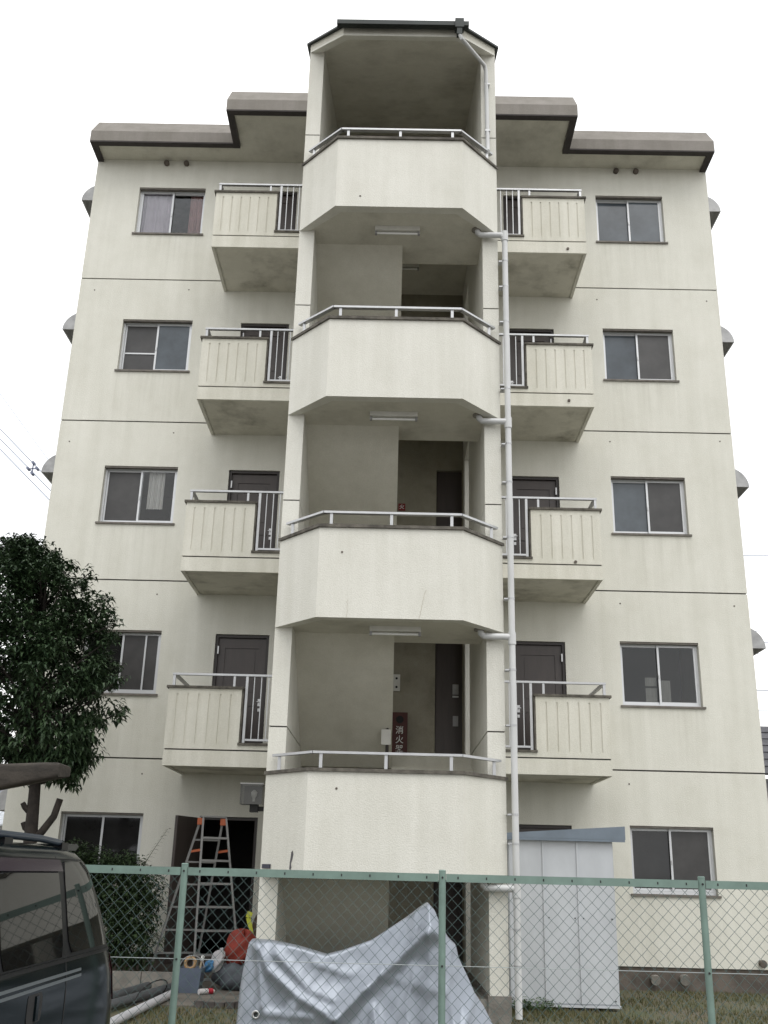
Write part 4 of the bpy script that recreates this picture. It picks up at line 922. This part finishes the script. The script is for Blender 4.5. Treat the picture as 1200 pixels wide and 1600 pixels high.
# ------------------------------------------------------------------ neighbours and wires
hr_ = empty('neighbour_house', 'dark grey clapboard house peeping out at the right edge', 'house', None, (11.5, 10, 0))
slate = mat('slate roof', (.075,.075,.085), .7, var=.3); sid = mat('siding', (.20,.20,.21), .7, var=.1)
child(box('wall', mat('house wall', (.3,.3,.3), .8), None, 8.15, 15, 8.0, 15, -.2, 3.6), hr_)
for i in range(16): child(MB().prism([(8.0, 0), (7.965, 0), (7.99, .2)], lambda u, v, w_, i=i: (w_, u, .35 + .2 * i + v), 8.15, 15).build('board', sid, None), hr_)
for i in range(7):
    child(MB().prism([(7.7 + .3*i, 3.65 + .19*i), (7.7 + .3*i - .03, 3.69 + .19*i), (7.7 + .3*(i+1), 3.87 + .19*i), (7.7 + .3*(i+1), 3.84 + .19*i)], lambda u, v, w_: (w_, u, v), 8.0, 15.3).build('roof_course', slate, None), hr_)
child(box('window', M['darkp'], None, 8.9, 10.0, 7.93, 7.96, 1.6, 2.6), hr_)
hl = empty('tiled_house', 'pale house with light tiled roof at the far left edge', 'house', None, (-13, 12, 0)); pw_ = mat('pale wall', (.55,.55,.56), .8, var=.1); tl = mat('pale tile', (.50,.53,.56), .6, var=.2)
child(box('wall', pw_, None, -16, -9.70, 12.0, 17, -.2, 2.55), hl)
for i in range(6):
    for jx in range(8):
        x = -12.0 + jx * .29; y = 11.5 + i * .22; z = 2.32 + i * .12
        child(MB().prism([(y, z), (y + .24, z + .12), (y + .24, z + .16), (y, z + .04)], lambda u, v, w_: (w_, u, v), x, x + .28).build('tile', tl, None), hl)
child(MB().prism([(-13.6, 2.9), (-9.80, 2.9), (-10.4, 3.55), (-12, 3.9)], lambda u, v, w_: (u, w_, v), 12.8, 13.2).build('gable', mat('gable grey', (.33,.33,.36), .8), None), hl)
wm = mat('cable', (.16,.18,.26), .6); wml = mat('cable pale', (.30,.34,.42), .6)
def wire(label, p, q, r_, sag=.15, mm=wml):
    p, q = Vector(p), Vector(q); m = MB().tube([p.lerp(q, u) - Vector((0, 0, sag * 4 * u * (1-u))) for u in [i/10 for i in range(11)]], r_, 5)
    return tag(m.build('power_line', mm, None), label, 'wire', 'overhead lines')
wire('single thin overhead wire above the bundle, left sky', (-17, 14, 20.78), (-7, 14, 8.68), .009, 0)
wire('upper overhead cable of the spaced bundle, left sky', (-16, 14, 17.64), (-7, 14, 9.14), .016, 0)
wire('middle overhead cable of the spaced bundle, left sky', (-16, 14, 17.29), (-7, 14, 8.93), .016, 0)
wire('lowest overhead cable of the spaced bundle, left sky', (-16, 14, 17.0), (-7, 14, 8.62), .016, 0)
sp = empty('cable_spacer', 'cross-shaped spacer on the overhead cables left of the building', 'spacer', None, (-11.28, 14, 13.0))
for (x, z) in ((-11.26, 13.18), (-11.40, 12.99), (-11.12, 13.0), (-11.25, 12.83)):
    child(MB().bar((-11.27, 13.99, 13.0), (x, 13.99, z), .03, .03).build('arm', wm, None), sp); child(MB().tube([(x, 13.9, z), (x, 14.08, z)], .045, 10).build('clamp', wm, None), sp)
for nm, z, r_ in (('highest', 10.72, .007), ('second highest', 10.6, .012), ('third highest', 10.44, .007), ('fourth from the top', 8.29, .012), ('fifth from the top', 7.95, .012), ('third from the bottom', 7.62, .008), ('second lowest', 6.56, .018), ('lowest', 5.97, .012)):
    wire('%s level overhead wire right of the building' % nm, (6.5, 14, z), (22, 14, z + .3), r_, 0)

# ------------------------------------------------------------------ grass
def grass(name, label, areas, n, h):
    m = MB()
    for (x0, x1, y0, y1, dens) in areas:
        for _ in range(int(n * dens)):
            x, y = rnd.uniform(x0, x1), rnd.uniform(y0, y1)
            if math.sin(x * 2.3 + 1) * math.sin(y * 2.9) + rnd.uniform(-.9, .9) < -.25: continue
            hh = h * rnd.uniform(.4, 1.3); a = rnd.uniform(0, 6.28); dx, dy = math.cos(a), math.sin(a); l_ = rnd.uniform(-.6, .6) * hh
            m.add([(x - dx*.005, y - dy*.005, 0), (x + dx*.005, y + dy*.005, 0), (x + dy*l_, y - dx*l_, hh)], [(0,1,2)])
    o = m.build(name, leafmat(label, (.045,.06,.018), (.15,.125,.06), .7), None, weld=False); o['kind'] = 'stuff'; tag(o, label, 'grass'); return o
grass('grass', 'thin patchy yellow-green grass on the yard soil', [(2.75, 7.0, -4.5, -.05, 1.0), (-2.6, 1.2, -5.0, -3.15, .5), (1.3, 2.8, -4.6, -2.5, .45)], 16000, .05)
m = MB()
for _ in range(70):
    x, y = rnd.choice((rnd.gauss(1.62, .10), rnd.uniform(1.45, 2.0))), rnd.uniform(-2.75, -2.5)
    twig_cluster(m, Vector((x, y, rnd.uniform(.02, .09))), Vector((0,0,1)), 6, .06, .018)
wd_ = m.build('weeds', leafmat('weed leaf', (.02,.045,.012), (.07,.12,.03), .6), None, weld=False); wd_['kind'] = 'stuff'; tag(wd_, 'low green weeds at the foot of the white shed', 'weeds')
